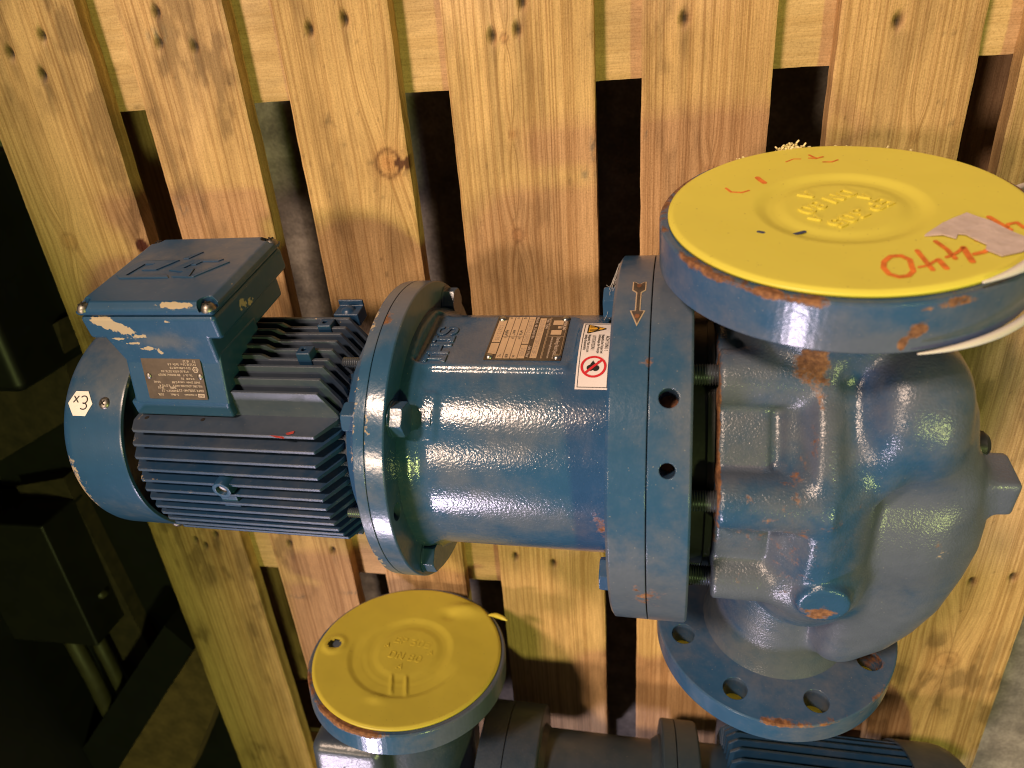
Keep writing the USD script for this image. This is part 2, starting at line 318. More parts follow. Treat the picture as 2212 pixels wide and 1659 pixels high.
def make_floor():
    n = {'g': ('geometry', {}), 'n1': ('noise_texture', {'scale': 22., 'detail': 7., 'roughness': .7}), 'n2': ('noise_texture', {'scale': 260., 'detail': 3.}),
         'r': ('rgb_ramp', {'ramp': [(.25, (.05, .043, .035)), (.5, (.14, .122, .096)), (.75, (.28, .25, .20))]}), 'ad': ('math', {'math_type': 'multiply_add', 'value2': .3}), 'sb': ('math', {'math_type': 'subtract', 'value2': .15}),
         'bm': ('bump', {'strength': 1., 'distance': .0006}), 'p': ('principled_bsdf', {'roughness': .8})}
    MAT['concrete'] = usdkit.material(stage, '/World/Looks/concrete', n, [('g.position', 'n1.vector'), ('g.position', 'n2.vector'), ('n2.fac', 'ad.value1'), ('n1.fac', 'ad.value3'), ('ad.value', 'sb.value1'), ('sb.value', 'r.fac'), ('r.color', 'p.base_color'), ('n2.fac', 'bm.height'), ('bm.normal', 'p.normal')], surface='p.BSDF')
make_floor()
def wood(name, early, late, rough=.62, fine=1.0, bump=.00055):
    """sawn softwood: attribute grain = (ring coordinate, length, seed), stain = multiplies the colour"""
    n = {'a': ('attribute', {'attribute': 'grain'}), 't': ('attribute', {'attribute': 'stain'}), 's': ('separate_xyz', {}),
         'c1': ('combine_xyz', {}), 'c2': ('combine_xyz', {}), 'c3': ('combine_xyz', {}),
         'gx': ('math', {'math_type': 'multiply', 'value2': 330. * fine}), 'gy': ('math', {'math_type': 'multiply', 'value2': .6}),
         'fx': ('math', {'math_type': 'multiply', 'value2': 1100.}), 'fy': ('math', {'math_type': 'multiply', 'value2': 45.}),
         'bx': ('math', {'math_type': 'multiply', 'value2': 26.}), 'by': ('math', {'math_type': 'multiply', 'value2': 5.}),
         'n1': ('noise_texture', {'scale': 1., 'detail': 2., 'roughness': .5}), 'n2': ('noise_texture', {'scale': 1., 'detail': 3., 'roughness': .6}), 'n3': ('noise_texture', {'scale': 1., 'detail': 5., 'roughness': .6}),
         'rr': ('rgb_ramp', {'ramp': [(.36, early), (.52, tuple((a * .7 + b * .3) for a, b in zip(early, late))), (.62, late), (.68, tuple((a * .6 + b * .4) for a, b in zip(early, late))), (.8, early)]}),
         'fr': ('rgb_ramp', {'ramp': [(.3, (.82, .80, .76)), (.65, (1.06, 1.06, 1.06))]}), 'br': ('rgb_ramp', {'ramp': [(.3, (.82, .79, .75)), (.7, (1.1, 1.1, 1.1))]}),
         'm1': ('mix_color', {'blend_type': 'multiply', 'fac': 1., 'use_clamp': False}), 'm2': ('mix_color', {'blend_type': 'multiply', 'fac': 1., 'use_clamp': False}), 'm3': ('mix_color', {'blend_type': 'multiply', 'fac': 1., 'use_clamp': False}),
         'g4': ('geometry', {}), 'n4': ('noise_texture', {'scale': 620., 'detail': 4., 'roughness': .7}), 'r4': ('rgb_ramp', {'ramp': [(.32, (.72, .68, .62)), (.5, (1., 1., 1.)), (.7, (1.12, 1.12, 1.12))]}), 'm4': ('mix_color', {'blend_type': 'multiply', 'fac': .8, 'use_clamp': False}), 'h4': ('math', {'math_type': 'multiply_add', 'value2': .7}), 'hs': ('math', {'math_type': 'multiply_add', 'value2': .8}), 'bm': ('bump', {'strength': 1., 'distance': bump}),
         'p': ('principled_bsdf', {'roughness': rough, 'specular_ior_level': .35})}
    L = [('a.vector', 's.vector'), ('s.x', 'gx.value1'), ('s.y', 'gy.value1'), ('s.x', 'fx.value1'), ('s.y', 'fy.value1'), ('s.x', 'bx.value1'), ('s.y', 'by.value1'),
         ('gx.value', 'c1.x'), ('gy.value', 'c1.y'), ('s.z', 'c1.z'), ('fx.value', 'c2.x'), ('fy.value', 'c2.y'), ('s.z', 'c2.z'), ('bx.value', 'c3.x'), ('by.value', 'c3.y'), ('s.z', 'c3.z'),
         ('c1.vector', 'n1.vector'), ('c2.vector', 'n2.vector'), ('c3.vector', 'n3.vector'), ('n1.fac', 'rr.fac'), ('n2.fac', 'fr.fac'), ('n3.fac', 'br.fac'),
         ('rr.color', 'm1.a'), ('fr.color', 'm1.b'), ('m1.result', 'm2.a'), ('br.color', 'm2.b'), ('m2.result', 'm3.a'), ('t.color', 'm3.b'), ('g4.position', 'n4.vector'), ('n4.fac', 'r4.fac'), ('m3.result', 'm4.a'), ('r4.color', 'm4.b'), ('m4.result', 'p.base_color'),
         ('n2.fac', 'hs.value1'), ('n1.fac', 'hs.value3'), ('n4.fac', 'h4.value1'), ('hs.value', 'h4.value3'), ('h4.value', 'bm.height'), ('bm.normal', 'p.normal')]
    MAT[name] = usdkit.material(stage, '/World/Looks/' + name, n, L, surface='p.BSDF')
plain('splint', (.62, .44, .22), .7)
plain('cobweb', (.55, .52, .48), .8)
wood('pine', (.68, .455, .225), (.45, .27, .115))
wood('pine_smooth', (.62, .43, .215), (.56, .375, .175), fine=.55, bump=.0001)
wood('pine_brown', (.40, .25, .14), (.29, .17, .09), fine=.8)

# ------------------------------------------------------------------ the floor
p = obj('floor', bx(-6, 6, -6, 6, -.25, -.150), 'concrete'); tag(stage.GetPrimAtPath(p), kind='structure')

# ------------------------------------------------------------------ the pallet
T = .0178
pallet = thing('wooden_pallet', 'wooden pallet of sawn pine boards that the blue pumps lie on', 'pallet')
NAILS = [(-.3895, .3139), (-.3501, .3261), (-.3632, .2938), (-.2296, .3369), (-.2347, .3125), (-.2014, .3072), (-.0901, .3129), (-.0573, .3184), (.0956, .3202), (.0688, .2972), (.0904, .3004), (.2246, .299), (.3836, .2855),
         (.0478, -.2629), (.0933, -.2704), (-.3744, -.2635), (-.3628, -.2725), (-.3425, -.2531), (-.1853, -.2691), (.5462, -.2644), (.5836, -.2554), (-.2420, -.262), (-.09, -.265)]
KNOTS = [(-.0373, .1982, .0115, 1), (-.3993, .1343, .008, .45), (.0804, .2182, .003, .8), (.0788, .1277, .0055, .6), (.079, .2947, .003, .7), (.5435, -.3828, .012, .4), (-.355, .02, .006, .5), (.25, .18, .004, .5), (.14, -.22, .006, .4), (.41, .2, .004, .4), (-.2, -.42, .008, .6), (.52, -.27, .008, .5), (-.3161, .1272, .0075, 1.4)]
def board(name, x0, x1, y0, y1, z0, z1, seed, matname='pine', along='y', res=.0016, stain=1.0, parent=None, knots=KNOTS, nails=NAILS, tone=(1, 1, 1)):
    """a sawn board: rough top face with nail pits, ragged long edges, grain attributes"""
    L0, L1, W0, W1 = (y0, y1, x0, x1) if along == 'y' else (x0, x1, y0, y1)
    nw = max(8, int((W1 - W0) / res)); nl = max(8, int((L1 - L0) / (res * 1.8)))
    ww = np.linspace(W0, W1, nw + 1); ll = np.linspace(L0, L1, nl + 1)
    Wg, Lg = np.meshgrid(ww, ll, indexing='ij'); off = seed * 7.31
    rag = (fbm(np.stack([ll * 40, ll * 0 + seed, ll * 0], -1), 1, 4, seed) - .5) * .0013; rag2 = (fbm(np.stack([ll * 40, ll * 0 + seed + 9, ll * 0], -1), 1, 4, seed + 3) - .5) * .0013
    t = (Wg - W0) / (W1 - W0); Wr = Wg + (1 - t) ** 3 * rag[None] + t ** 3 * rag2[None]
    X, Y = (Wr, Lg) if along == 'y' else (Lg, Wr)
    edge = np.minimum(Wg - W0, W1 - Wg)
    zt = z1 - .0008 * np.exp(-edge / .0008) + (fbm(np.stack([Wg * 90, Lg * 12, Wg * 0 + off], -1), 1, 3, seed) - .5) * .0007
    for nx_, ny_ in nails:
        r2 = ((X - nx_) / .0034) ** 2 + ((Y - ny_) / .0056) ** 2; zt = zt - .0045 * np.exp(-r2 ** 1.6)
    top = np.stack([X, Y, zt], -1); bot = np.stack([X, Y, np.full_like(X, z0)], -1)
    nL = nl + 1; n0 = (nw + 1) * nL
    def grid(I): return np.vstack([I[:-1, :-1].ravel(), I[1:, :-1].ravel(), I[1:, 1:].ravel(), I[:-1, 1:].ravel()]).T
    I = np.arange(n0).reshape(nw + 1, nL)
    f = [grid(I), ]
    v = [top.reshape(-1, 3)]
    def strip(a, b):
        k = sum(len(q) for q in v); m = len(a); v.extend([a, b]); i = np.arange(m - 1)
        f.append(np.stack([k + i, k + i + 1, k + m + i + 1, k + m + i], 1))
    strip(bot[0], top[0]); strip(top[-1], bot[-1]); strip(top[:, 0], bot[:, 0]); strip(bot[:, -1], top[:, -1]); strip(bot[0], bot[-1])
    q = np.vstack(f); V = np.vstack(v); F = np.vstack([q[:, [0, 1, 2]], q[:, [0, 2, 3]]])
    if along == 'x': F = F[:, ::-1]
    m = trimesh.Trimesh(V, F, process=False)
    def wl(P): return (P[:, 0], P[:, 1]) if along == 'y' else (P[:, 1], P[:, 0])
    def grain(P):
        w, l = wl(P); g = w + .35 * (P[:, 2] - z1) + (fbm(np.stack([w * 6, l * 2.2, w * 0 + off], -1), 1, 3, seed) - .5) * .011
        for kx, ky, kr, ks in knots:
            d = np.hypot((P[:, 0] - kx) * 1.0, (P[:, 1] - ky) * .45); g = g + np.sign(w - (kx if along == 'y' else ky)) * kr * 1.2 * np.exp(-(d / (kr * 2.2)) ** 2)
        return np.stack([g, l, np.full_like(g, off)], 1)
    def stn(P):
        w, l = wl(P); c = np.ones((len(P), 3)) * np.array(tone); topf = (P[:, 2] > z1 - .006)[:, None]; 
        g = fbm(np.stack([w * 16, l * 7, w * 0 + off], -1), 1, 5, seed + 11); grey = smooth_lin(g, .46, .66)[:, None] * .70 * stain
        g2 = fbm(np.stack([w * 140, l * 26, w * 0 + off], -1), 1, 4, seed + 5); grey = grey * (.55 + .9 * g2[:, None])
        end = smooth_lin(P[:, 1], .16, .34)[:, None] * .42 * stain * smooth_lin(fbm(np.stack([w * 30, l * 18, w * 0 + off], -1), 1, 4, seed + 7), .35, .65)[:, None]
        mot = smooth_lin(fbm(np.stack([w * 75, l * 34, w * 0 + off], -1), 1, 5, seed + 21), .44, .66)[:, None]
        strk = smooth_lin(fbm(np.stack([w * 120, l * 7, w * 0 + off], -1), 1, 4, seed + 31), .46, .68)[:, None]
        k = np.clip((grey + end) * (.35 + .9 * mot) + (.10 + .25 * stain * smooth_lin(g, .40, .62)[:, None]) * strk, 0, .85) * topf; c = c * (1 - k) + c * np.array([.40, .385, .37]) * k
        sp = smooth_lin(fbm(np.stack([w * 220, l * 120, w * 0 + off], -1), 1, 2, seed + 2), .78, .86)[:, None] * .5 * topf; c = c * (1 - sp) + c * .3 * sp
        for nx_, ny_ in nails:
            r2 = ((P[:, 0] - nx_) / .0032) ** 2 + ((P[:, 1] - ny_) / .0054) ** 2; h = np.exp(-(r2 * (.6 + .9 * fbm(P * np.array([500, 260, 0]), 1, 3, 3))) ** 1.5)[:, None]; c = c * (1 - h) + np.array([.035, .025, .02]) * h
            r2 = ((P[:, 0] - nx_) / .004) ** 2 + ((P[:, 1] - ny_ + .012) / .014) ** 2; h = np.exp(-r2)[:, None] * .45; c = c * (1 - h) + c * .42 * h
        for kx, ky, kr, ks in knots:
            d = np.hypot(P[:, 0] - kx, (P[:, 1] - ky) * .95) / kr
            if ks > 1.2: h = smooth_lin(-d, -1.05, -.85)[:, None]; c = c * (1 - h) + np.array([.14, .05, .03]) * h; continue
            ring = np.exp(-((d - 1) / .16) ** 2)[:, None] * .75 * ks; ins = (np.exp(-(d / .8) ** 2)[:, None]) * .45 * ks; halo = np.exp(-(d / 1.5) ** 2)[:, None] * .4 * ks
            c = c * (1 - halo) + c * np.array([.80, .52, .36]) * halo; c = c * (1 - ins) + c * np.array([.75, .5, .4]) * ins; c = c * (1 - ring) + c * np.array([.22, .14, .1]) * ring
        b = ((np.abs(P[:, 0] + .0225) < .009) & (np.abs(P[:, 1] - .1978) < .0048 + .002 * np.sin(P[:, 0] * 900)))[:, None]; c = np.where(b & topf, np.array([.18, .10, .075]), c)   # bark pocket beside the big knot
        for px, py, sx, sy in [(.146, .181, .007, .004), (.1503, .2028, .0025, .012), (.1955, .2144, .004, .005), (-.2505, -.3513, .012, .003), (-.1675, -.3391, .016, .003), (-.258, .166, .005, .008), (-.235, .318, .01, .006)]:
            r2 = ((P[:, 0] - px) / sx) ** 2 + ((P[:, 1] - py) / sy) ** 2; h = np.exp(-r2)[:, None] * smooth_lin(fbm(P * np.array([400, 160, 1]), 1, 3, 5), .42, .6)[:, None] * .85; c = c * (1 - h) + np.array([.30, .42, .62]) * h
        return np.clip(c, 0, 1.3)
    return obj(name, m, matname, parent or pallet, smooth=38, attrs={'grain': grain, 'stain': stn})
SLATS = [(-.4357, -.3075), (-.268, -.1658), (-.1216, -.0178), (.0273, .1532), (.1916, .2955), (.3419, .4452), (.4771, .606)]
for i, (a, b) in enumerate(SLATS):
    board('slat', a, b, -.80, .43, -T, 0, i + 1, stain=[1.3, 1.2, .6, .45, .8, 1.2, 1.5][i], tone=[(1, 1, .95), (.96, .93, .9), (1, .98, .92), (1.06, 1.04, 1), (1, .95, .93), (.92, .88, .86), (.92, .92, .88)][i])
for i, (a, b) in enumerate([(.2556, .36), (-.3203, -.22), (-.78, -.68)]):
    board('crossboard', -.44, .61, a, b, -2 * T - .0003, -T - .0003, 20 + i, 'pine_smooth', 'x', res=.003, stain=.25, nails=[], knots=[(.26, .27, .012, .35), (-.09, .37, .012, .5), (.05, .31, .006, .3)] if i == 0 else [])
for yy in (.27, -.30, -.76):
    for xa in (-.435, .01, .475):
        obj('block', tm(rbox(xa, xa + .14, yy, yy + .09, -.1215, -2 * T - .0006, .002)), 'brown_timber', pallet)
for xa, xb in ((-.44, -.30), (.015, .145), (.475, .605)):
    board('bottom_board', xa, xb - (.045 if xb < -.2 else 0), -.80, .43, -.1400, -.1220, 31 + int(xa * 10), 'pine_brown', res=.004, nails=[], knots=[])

# ------------------------------------------------------------------ the big pump: its own frame (u along the shaft, v towards the upper flange, w up)
PR = np.array([[.998713, -.0214955, -.0459378], [.01302886, .98408427, -.17722417], [.04901622, .1763971, .98309776]])
P0 = np.array([0, 0, .137])
pump = thing('blue_pump', 'large blue flanged pump with electric motor lying across the pallet', 'pump', PR, P0)
def ang(deg, r): return r * math.cos(math.radians(deg)), r * math.sin(math.radians(deg))
def phi(v): return np.degrees(np.arctan2(v[:, 2], v[:, 1]))
def bump3(v, c, s): return np.exp(-(((v - np.array(c)) / np.array(s)) ** 2).sum(1))
def wearfn(items, base=(0, 0, 0)):
    """items: (channel, centre, sigma, amount)"""
    def fn(v):
        o = np.tile(np.array(base, float), (len(v), 1))
        for ch, c, s, a in items: o[:, ch] += a * bump3(v, c, s)
        return o
    return fn

# --- motor
motor = path_for(pump, 'motor_housing')
obj('motor_housing', lathe_u([(-.205, 0), (-.205, .072), (-.03, .0755), (-.018, .083), (-.0005, .083), (-.0005, 0)], 96), 'paint_fin', pump, smooth=35, wear=wearfn([(2, (-.008, .06, .06), (.004, .02, .03), .5)]))
FINT = .0026
def fin(tip, pos, r, up, ul=-.207, ur=-.042, step=0., root=.070):
    """one cooling fin as a plate: outline in (u, radial), thickness across; up=True: stands along v at w=pos"""
    e = math.sqrt(max(r * r - pos * pos, 0)); base = max(math.sqrt(max(root * root - pos * pos, 1e-6)) - .004, .0)
    pts = [(ul - .002, base), (ul, e - .012), (ul + .006, e)]
    if step: pts += [(-.098, e), (-.092, e - step)]; e2 = e - step
    else: e2 = e
    pts += [(ur, e2), (ur + .012, max(e2 - .02, base)), (ur + .016, base)]
    po = Polygon(pts).buffer(-.0015, 4).buffer(.003, 4).buffer(-.0015, 4)
    m = extrude(po, FINT)                                             # x=u, y=radial, z=thickness
    # draft: thicker at the root
    k = 1 + .9 * np.clip((e - m.vertices[:, 1]) / .04, 0, 1); m.vertices[:, 2] = (m.vertices[:, 2] - FINT / 2) * k
    if up: M = frame((0, 0, pos), (1, 0, 0), (0, 1, 0), (0, 0, 1))
    else: M = frame((0, pos, 0), (1, 0, 0), (0, 0, 1), (0, -1, 0))
    return xf(m, M)
finw = lambda v: np.stack([np.zeros(len(v)), .05 + .28 * smooth_lin(v[:, 1], .02, .08), .22 * smooth_lin(np.hypot(v[:, 1], v[:, 2]), .0975, .0995) * (fbm(v, 38, 3, 2) > .6) + .32 * smooth_lin(-v[:, 0], .196, .205) * (np.hypot(v[:, 1], v[:, 2]) > .094)], 1)
for k in range(12):                                                  # side fins, standing out along w
    vv = .0572 - k * .0098
    if k == 0:
        m = fin(0, .0572, .1005, False, root=.06)
        for uu in (-.1967, -.1449): m = cat([m])
        obj('cooling_fin', m, 'paint_fin', pump, wear=lambda v: np.stack([0 * v[:, 0], .25 + 0 * v[:, 0], finw(v)[:, 2] * .7], 1))
    else: obj('cooling_fin', dense(fin(0, vv, .1005, False), .008), 'paint_fin', pump, wear=finw)
for k in range(9):                                                   # upper fins, standing out along v
    wv = .0590 - k * .0098
    obj('cooling_fin', fin(0, wv, .1005 if k else .1008, True, ul=-.207, step=.004 if 2 < k < 8 else 0., root=.06 if k == 0 else .07), 'paint_fin', pump, wear=finw)
for k in range(8):                                                   # the rest of the round, below
    t = 128 + k * 7; vv, ww = ang(t, 1)
    obj('cooling_fin', xf(extrude(Polygon([(-.205, .068), (-.205, .094), (-.042, .096), (-.03, .07)]), FINT), frame((0, 0, 0), (1, 0, 0), (0, vv, ww), np.cross((1, 0, 0), (0, vv, ww)))), 'paint_fin', pump)
for uu in (-.1967, -.1449): obj('fin_hole', cyl_dir((uu, .0590, .0678), (0, -1, 0), .0025, .0018, 14), 'hole_dark', pump)
# ear with threaded hole on the side fins
ear = mf.Manifold.cylinder(.028, .0085, .0078, 28) - mf.Manifold.cylinder(.06, .0048, .0048, 24).translate((0, 0, -.01))
obj('lifting_lug', [xf(tm(ear), frame((-.1268, .0149, .074), (1, 0, 0), (0, 1, 0), (0, 0, 1))), bx(-.134, -.1195, -.0065, .0115, .074, .0985)], 'paint_motor', pump, smooth=30)
obj('lug_hole', cyl_dir((-.1268, .0149, .0985), (0, 0, 1), .0006, .0046, 20), 'screw_steel', pump)
for (uu, wv) in ((-.0613, .0246), (-.0600, -.0146)):
    tabm = rbox(uu - .006, uu + .006, .086, .099, wv - .0035, wv + .0075, .001) - mf.Manifold.cylinder(.03, .0021, .0021, 18).rotate((90, 0, 0)).translate((uu - .001, .11, wv + .002))
    obj('fin_tab', tm(tabm), 'paint_fin', pump, smooth=30)
obj('earth_bracket', [tm(rbox(-.058, -.036, .088, .0995, -.0395, -.0235, .0008)), tm(rbox(-.058, -.036, .0985, .1045, -.0395, -.0375, .0006)), cyl_dir((-.047, .0985, -.0305), (0, 1, 0), .0042, .0062, 20, dome=1)], 'paint_fin', pump, smooth=30)
# drive-end nuts and studs against the motor flange
for t in (46, -40, 125, 15, 103):
    v_, w_ = ang(t, .1085 if t in (46, -40, 125) else .094)
    if t in (46, -40, 125): obj('flange_nut', [hexbolt((-.0002, v_, w_), (-1, 0, 0), .0210, .0115, .3, .0015), cyl_dir((-.0105, v_, w_), (-1, 0, 0), .004, .0058, 18, .001)], 'paint_motor', pump, smooth=25)
    else: obj('stud', [thread(-.034, -.008, .0042, v_ * .93, w_ * .93), hexbolt((-.004, v_ * .93, w_ * .93), (-1, 0, 0), .011, .007, .1)], 'stud_steel', pump)
obj('end_shield', lathe_u([(-.0205, .05), (-.0205, .0905), (-.0145, .0935), (-.0008, .0935), (-.0008, .05)], 96), 'paint_motor', pump, smooth=30, wear=wearfn([(2, (-.012, .04, .085), (.004, .03, .02), .55), (2, (-.012, .075, .055), (.003, .01, .02), .5), (1, (-.01, .09, .0), (.02, .05, .06), .35)]))

# --- fan cover
cov = [(-.2155, .0955), (-.2155, .0985), (-.2150, .0988), (-.2140, .0984)]
cov = [(-.214, .0950), (-.214, .0978), (-.216, .0984)] + [(-.262 - .016 * math.sin(t), .0824 + .016 * math.cos(t)) for t in np.linspace(0, PI / 2, 9)] + [(-.2785, .05), (-.2785, 0), (-.2765, 0), (-.2765, .05), (-.274, .085), (-.262, .0955)]
fanw = [(2, (-.2145, .08, .055), (.0008, .02, .02), .5), (2, (-.268, .01, .095), (.006, .05, .01), .48), (2, (-.272, -.02, .088), (.003, .03, .012), .6), (1, (-.225, .09, .03), (.03, .03, .06), .30), (1, (-.25, .075, .06), (.03, .02, .03), .12)]
obj('fan_cover', lathe_u(cov, 128), 'paint_motor', pump, smooth=40, wear=wearfn(fanw))
v_, w_ = ang(42.9, .0978); obj('cover_screw', [cyl_dir((-.2307, v_, w_), (0, v_, w_), .0032, .0052, 22, dome=1)], 'screw_steel', pump, smooth=40)
n_ = np.array([0, v_, w_]) / math.hypot(v_, w_); tgt = np.cross(n_, [1, 0, 0])
obj('cover_screw', [cyl_dir((-.222, *ang(132, .0975)), (0, *ang(132, 1)), .0032, .0052, 18, dome=1)], 'screw_steel', pump, smooth=40)
c_ = np.array([-.2307, v_, w_]) + n_ * .00305
obj('screw_slot', [xf(trimesh.creation.box([.0052, .0011, .0006]), frame(c_, (.7, *(.71 * tgt[1:])), (-.7 * 1, *(.71 * tgt[1:])), n_)), xf(trimesh.creation.box([.0011, .0052, .0006]), frame(c_, (.7, *(.71 * tgt[1:])), (-.7, *(.71 * tgt[1:])), n_))], 'hole_dark', pump)
def on_cyl(m, r, u0, a0, flip=False, rot=0., lift=.0002):
    """flat decal mesh (x, y, thickness z) laid on a cylinder of radius r round the shaft; x -> +w side, y -> +u unless rotated"""
    m = tm(m).copy(); m.merge_vertices()
    for _ in range(3):
        e = m.edges_unique_length
        if len(e) and e.max() > .012: m = m.subdivide_to_size(.012) if False else trimesh.Trimesh(*trimesh.remesh.subdivide_to_size(m.vertices, m.faces, .010), process=False)
        break
    c, s = math.cos(rot), math.sin(rot); x, y, z = m.vertices.T; x, y = c * x - s * y, s * x + c * y
    a = math.radians(a0) + x / r; q = r + z + lift
    return trimesh.Trimesh(np.stack([u0 + y, q * np.cos(a), q * np.sin(a)], 1), m.faces[:, ::-1] if False else m.faces, process=False)
def fixw(m):
    return m
# hexagonal Ex sign (upside down): reading direction -u
R_ = .0118; hexa = Polygon([(R_ * math.cos(t), R_ * math.sin(t)) for t in np.arange(6) * PI / 3 + .0])
def decal_up(poly_or_mesh, u0, a0, r, rot, lift):
    m = poly_or_mesh if hasattr(poly_or_mesh, 'vertices') else extrude(poly_or_mesh, .0002)
    return on_cyl(m, r, u0, a0, rot=rot, lift=lift)
obj('ex_sign', decal_up(hexa, -.2537, 43.4, .0984, PI / 2, .0002), 'paper_white', pump, label='white hexagonal Ex sticker')
ex_sub = str(pump) + '/ex_sign'
eps = [stroke([(-.0032 + .0034 * math.cos(t), .0022 + .0026 * math.sin(t)) for t in np.linspace(.9, 4.9, 10)] , .0009), stroke([(-.0032 + .0034 * math.cos(t), -.0031 + .0031 * math.sin(t)) for t in np.linspace(1.6, 5.5, 10)], .0009), stroke([(.0022, -.0058), (.0064, -.0010)], .0009), stroke([(.0022, -.0010), (.0064, -.0058)], .0009)]
# in the photo the letters are upside down: x sits to the left of the Greek-looking E
obj('letters', [on_cyl(xf(e, frame((0, 0, 0), (1, 0, 0), (0, 1, 0), (0, 0, 1))), .0984, -.2537, 43.4, rot=-PI / 2, lift=.0004) for e in eps], 'sign_black', ex_sub)

# --- terminal box
TB = path_for(pump, 'terminal_box')[len(pump) + 1:]
def hull(pts, r=.002): 
    s = mf.Manifold.sphere(r, 12); return mf.Manifold.batch_hull([s.translate(tuple(q)) for q in pts])
tbw = wearfn([(2, (-.203, .1435, .056), (.010, .0045, .006), .85), (2, (-.194, .1385, .056), (.009, .0035, .006), .9), (2, (-.185, .134, .056), (.009, .003, .006), .75), (2, (-.176, .1295, .056), (.007, .002, .006), .55), (2, (-.196, .1275, .056), (.011, .0015, .006), .6), (2, (-.186, .1235, .056), (.009, .0014, .006), .6), (2, (-.174, .119, .056), (.008, .002, .006), .65), (2, (-.165, .1155, .056), (.004, .003, .006), .5), (2, (-.105, .137, .02), (.004, .005, .007), .55), (2, (-.105, .132, .01), (.004, .004, .007), .5), (1, (-.16, .125, .055), (.03, .008, .01), .25), (2, (-.150, .143, .056), (.012, .002, .003), .35)])
body = hull([(u, v, w) for u in (-.2185, -.1085) for v in (.1300, .1438) for w in (-.0522, .0522)], .003) + hull([(u, v, w) for u in (-.2060, -.1185) for v in (.129, .134) for w in (-.048, .0521)] + [(u, .106, w) for u in (-.1970, -.1190) for w in (-.048, .0530)], .003)
tb = path_for(pump, 'terminal_box')
NF = np.array([0, .3135, .9496]); FA = np.array([0, .1120, .0540]); FB = np.array([0, .0750, .0662])
bodyf = body + hull([(u, *(q - NF * .0020)[1:]) for u in (-.1985, -.1175) for q in (FA, FB)] + [(u, v, .0) for u in (-.1985, -.1175) for v in (.075, .11)], .0020) + hull([(u, v, w) for u in (-.2030, -.1185) for v in (.0625, .0725) for w in (.0, .0640)], .0022)
TBP = obj('terminal_box', dense(bodyf, .003), 'paint_motor', pump, smooth=30, wear=tbw)
lid = hull([(u, v, w) for u in (-.2195, -.1065) for v in (.1438, .1480) for w in (-.0530, .0535)], .0028) + hull([(u, v, w) for u in (-.2150, -.1110) for v in (.148, .1548) for w in (-.0490, .0490)], .003)
lid = hull([(u, v, w) for u in (-.2195, -.1065) for v in (.1508, .1525) for w in (-.0530, .0532)] + [(u, .1552, w) for u in (-.2165, -.1095) for w in (-.0500, .0500)], .0029)
for uu in (-.2165, -.1095):
    for wv in (-.0505, .051): lid = lid - mf.Manifold.cylinder(.02, .0072, .0072, 24).rotate((-90, 0, 0)).translate((uu, .1515, wv))
obj('lid', dense(lid, .003), 'paint_motor', TBP, smooth=30, wear=wearfn([(2, (-.135, .1555, .053), (.016, .0030, .003), .85), (2, (-.1075, .152, .022), (.003, .004, .010), .6), (1, (-.14, .155, .0), (.04, .01, .04), .12), (1, (-.2, .155, .0), (.04, .01, .05), .08)]))
for uu in (-.2165, -.1095):
    for wv in (-.0505, .051):
        s_ = obj('lid_screw', cyl_dir((uu, .1510, wv), (0, 1, 0), .0056, .0056, 22, dome=1), 'screw_steel', TBP, smooth=40)
        obj('lid_screw_slot', [xf(trimesh.creation.box([.006, .0008, .0012]), frame((uu, .1565, wv), (.7, 0, .71), (0, 1, 0), (-.71, 0, .7))), xf(trimesh.creation.box([.0012, .0008, .006]), frame((uu, .1565, wv), (.7, 0, .71), (0, 1, 0), (-.71, 0, .7)))], 'hole_dark', TBP)
# raised emblem on the lid
def lidM(z=.1589): return frame((0, z, 0), (1, 0, 0), (0, 0, 1), (0, -1, 0))
lg = [Polygon([(-.2077, .0165), (-.213, .012), (-.2095, -.006), (-.2045, -.0125), (-.170, -.0115), (-.1815, .004), (-.195, .004), (-.189, -.006), (-.1985, -.006), (-.204, .0125), (-.166, .0125), (-.1625, .0165)]),
      Polygon([(-.1605, .0155), (-.1545, .0080), (-.1695, .0050), (-.1575, -.0120), (-.1500, -.0120), (-.1580, .0020), (-.1475, .0030), (-.1445, .0165)]), Polygon([(-.1680, -.0140), (-.1630, -.0140), (-.1560, -.0250), (-.1600, -.0250)]),
      Polygon([(-.1450, .0165), (-.1260, -.0085), (-.1220, -.0070), (-.1405, .0165)]), Polygon([(-.1545, -.0035), (-.1500, -.0120), (-.1300, -.0120), (-.1330, -.0085), (-.1470, -.0085), (-.1500, -.0035)])]
obj('emblem', [xf(extrude(g.buffer(0), .0014), lidM()) for g in lg], 'paint_motor', TBP)
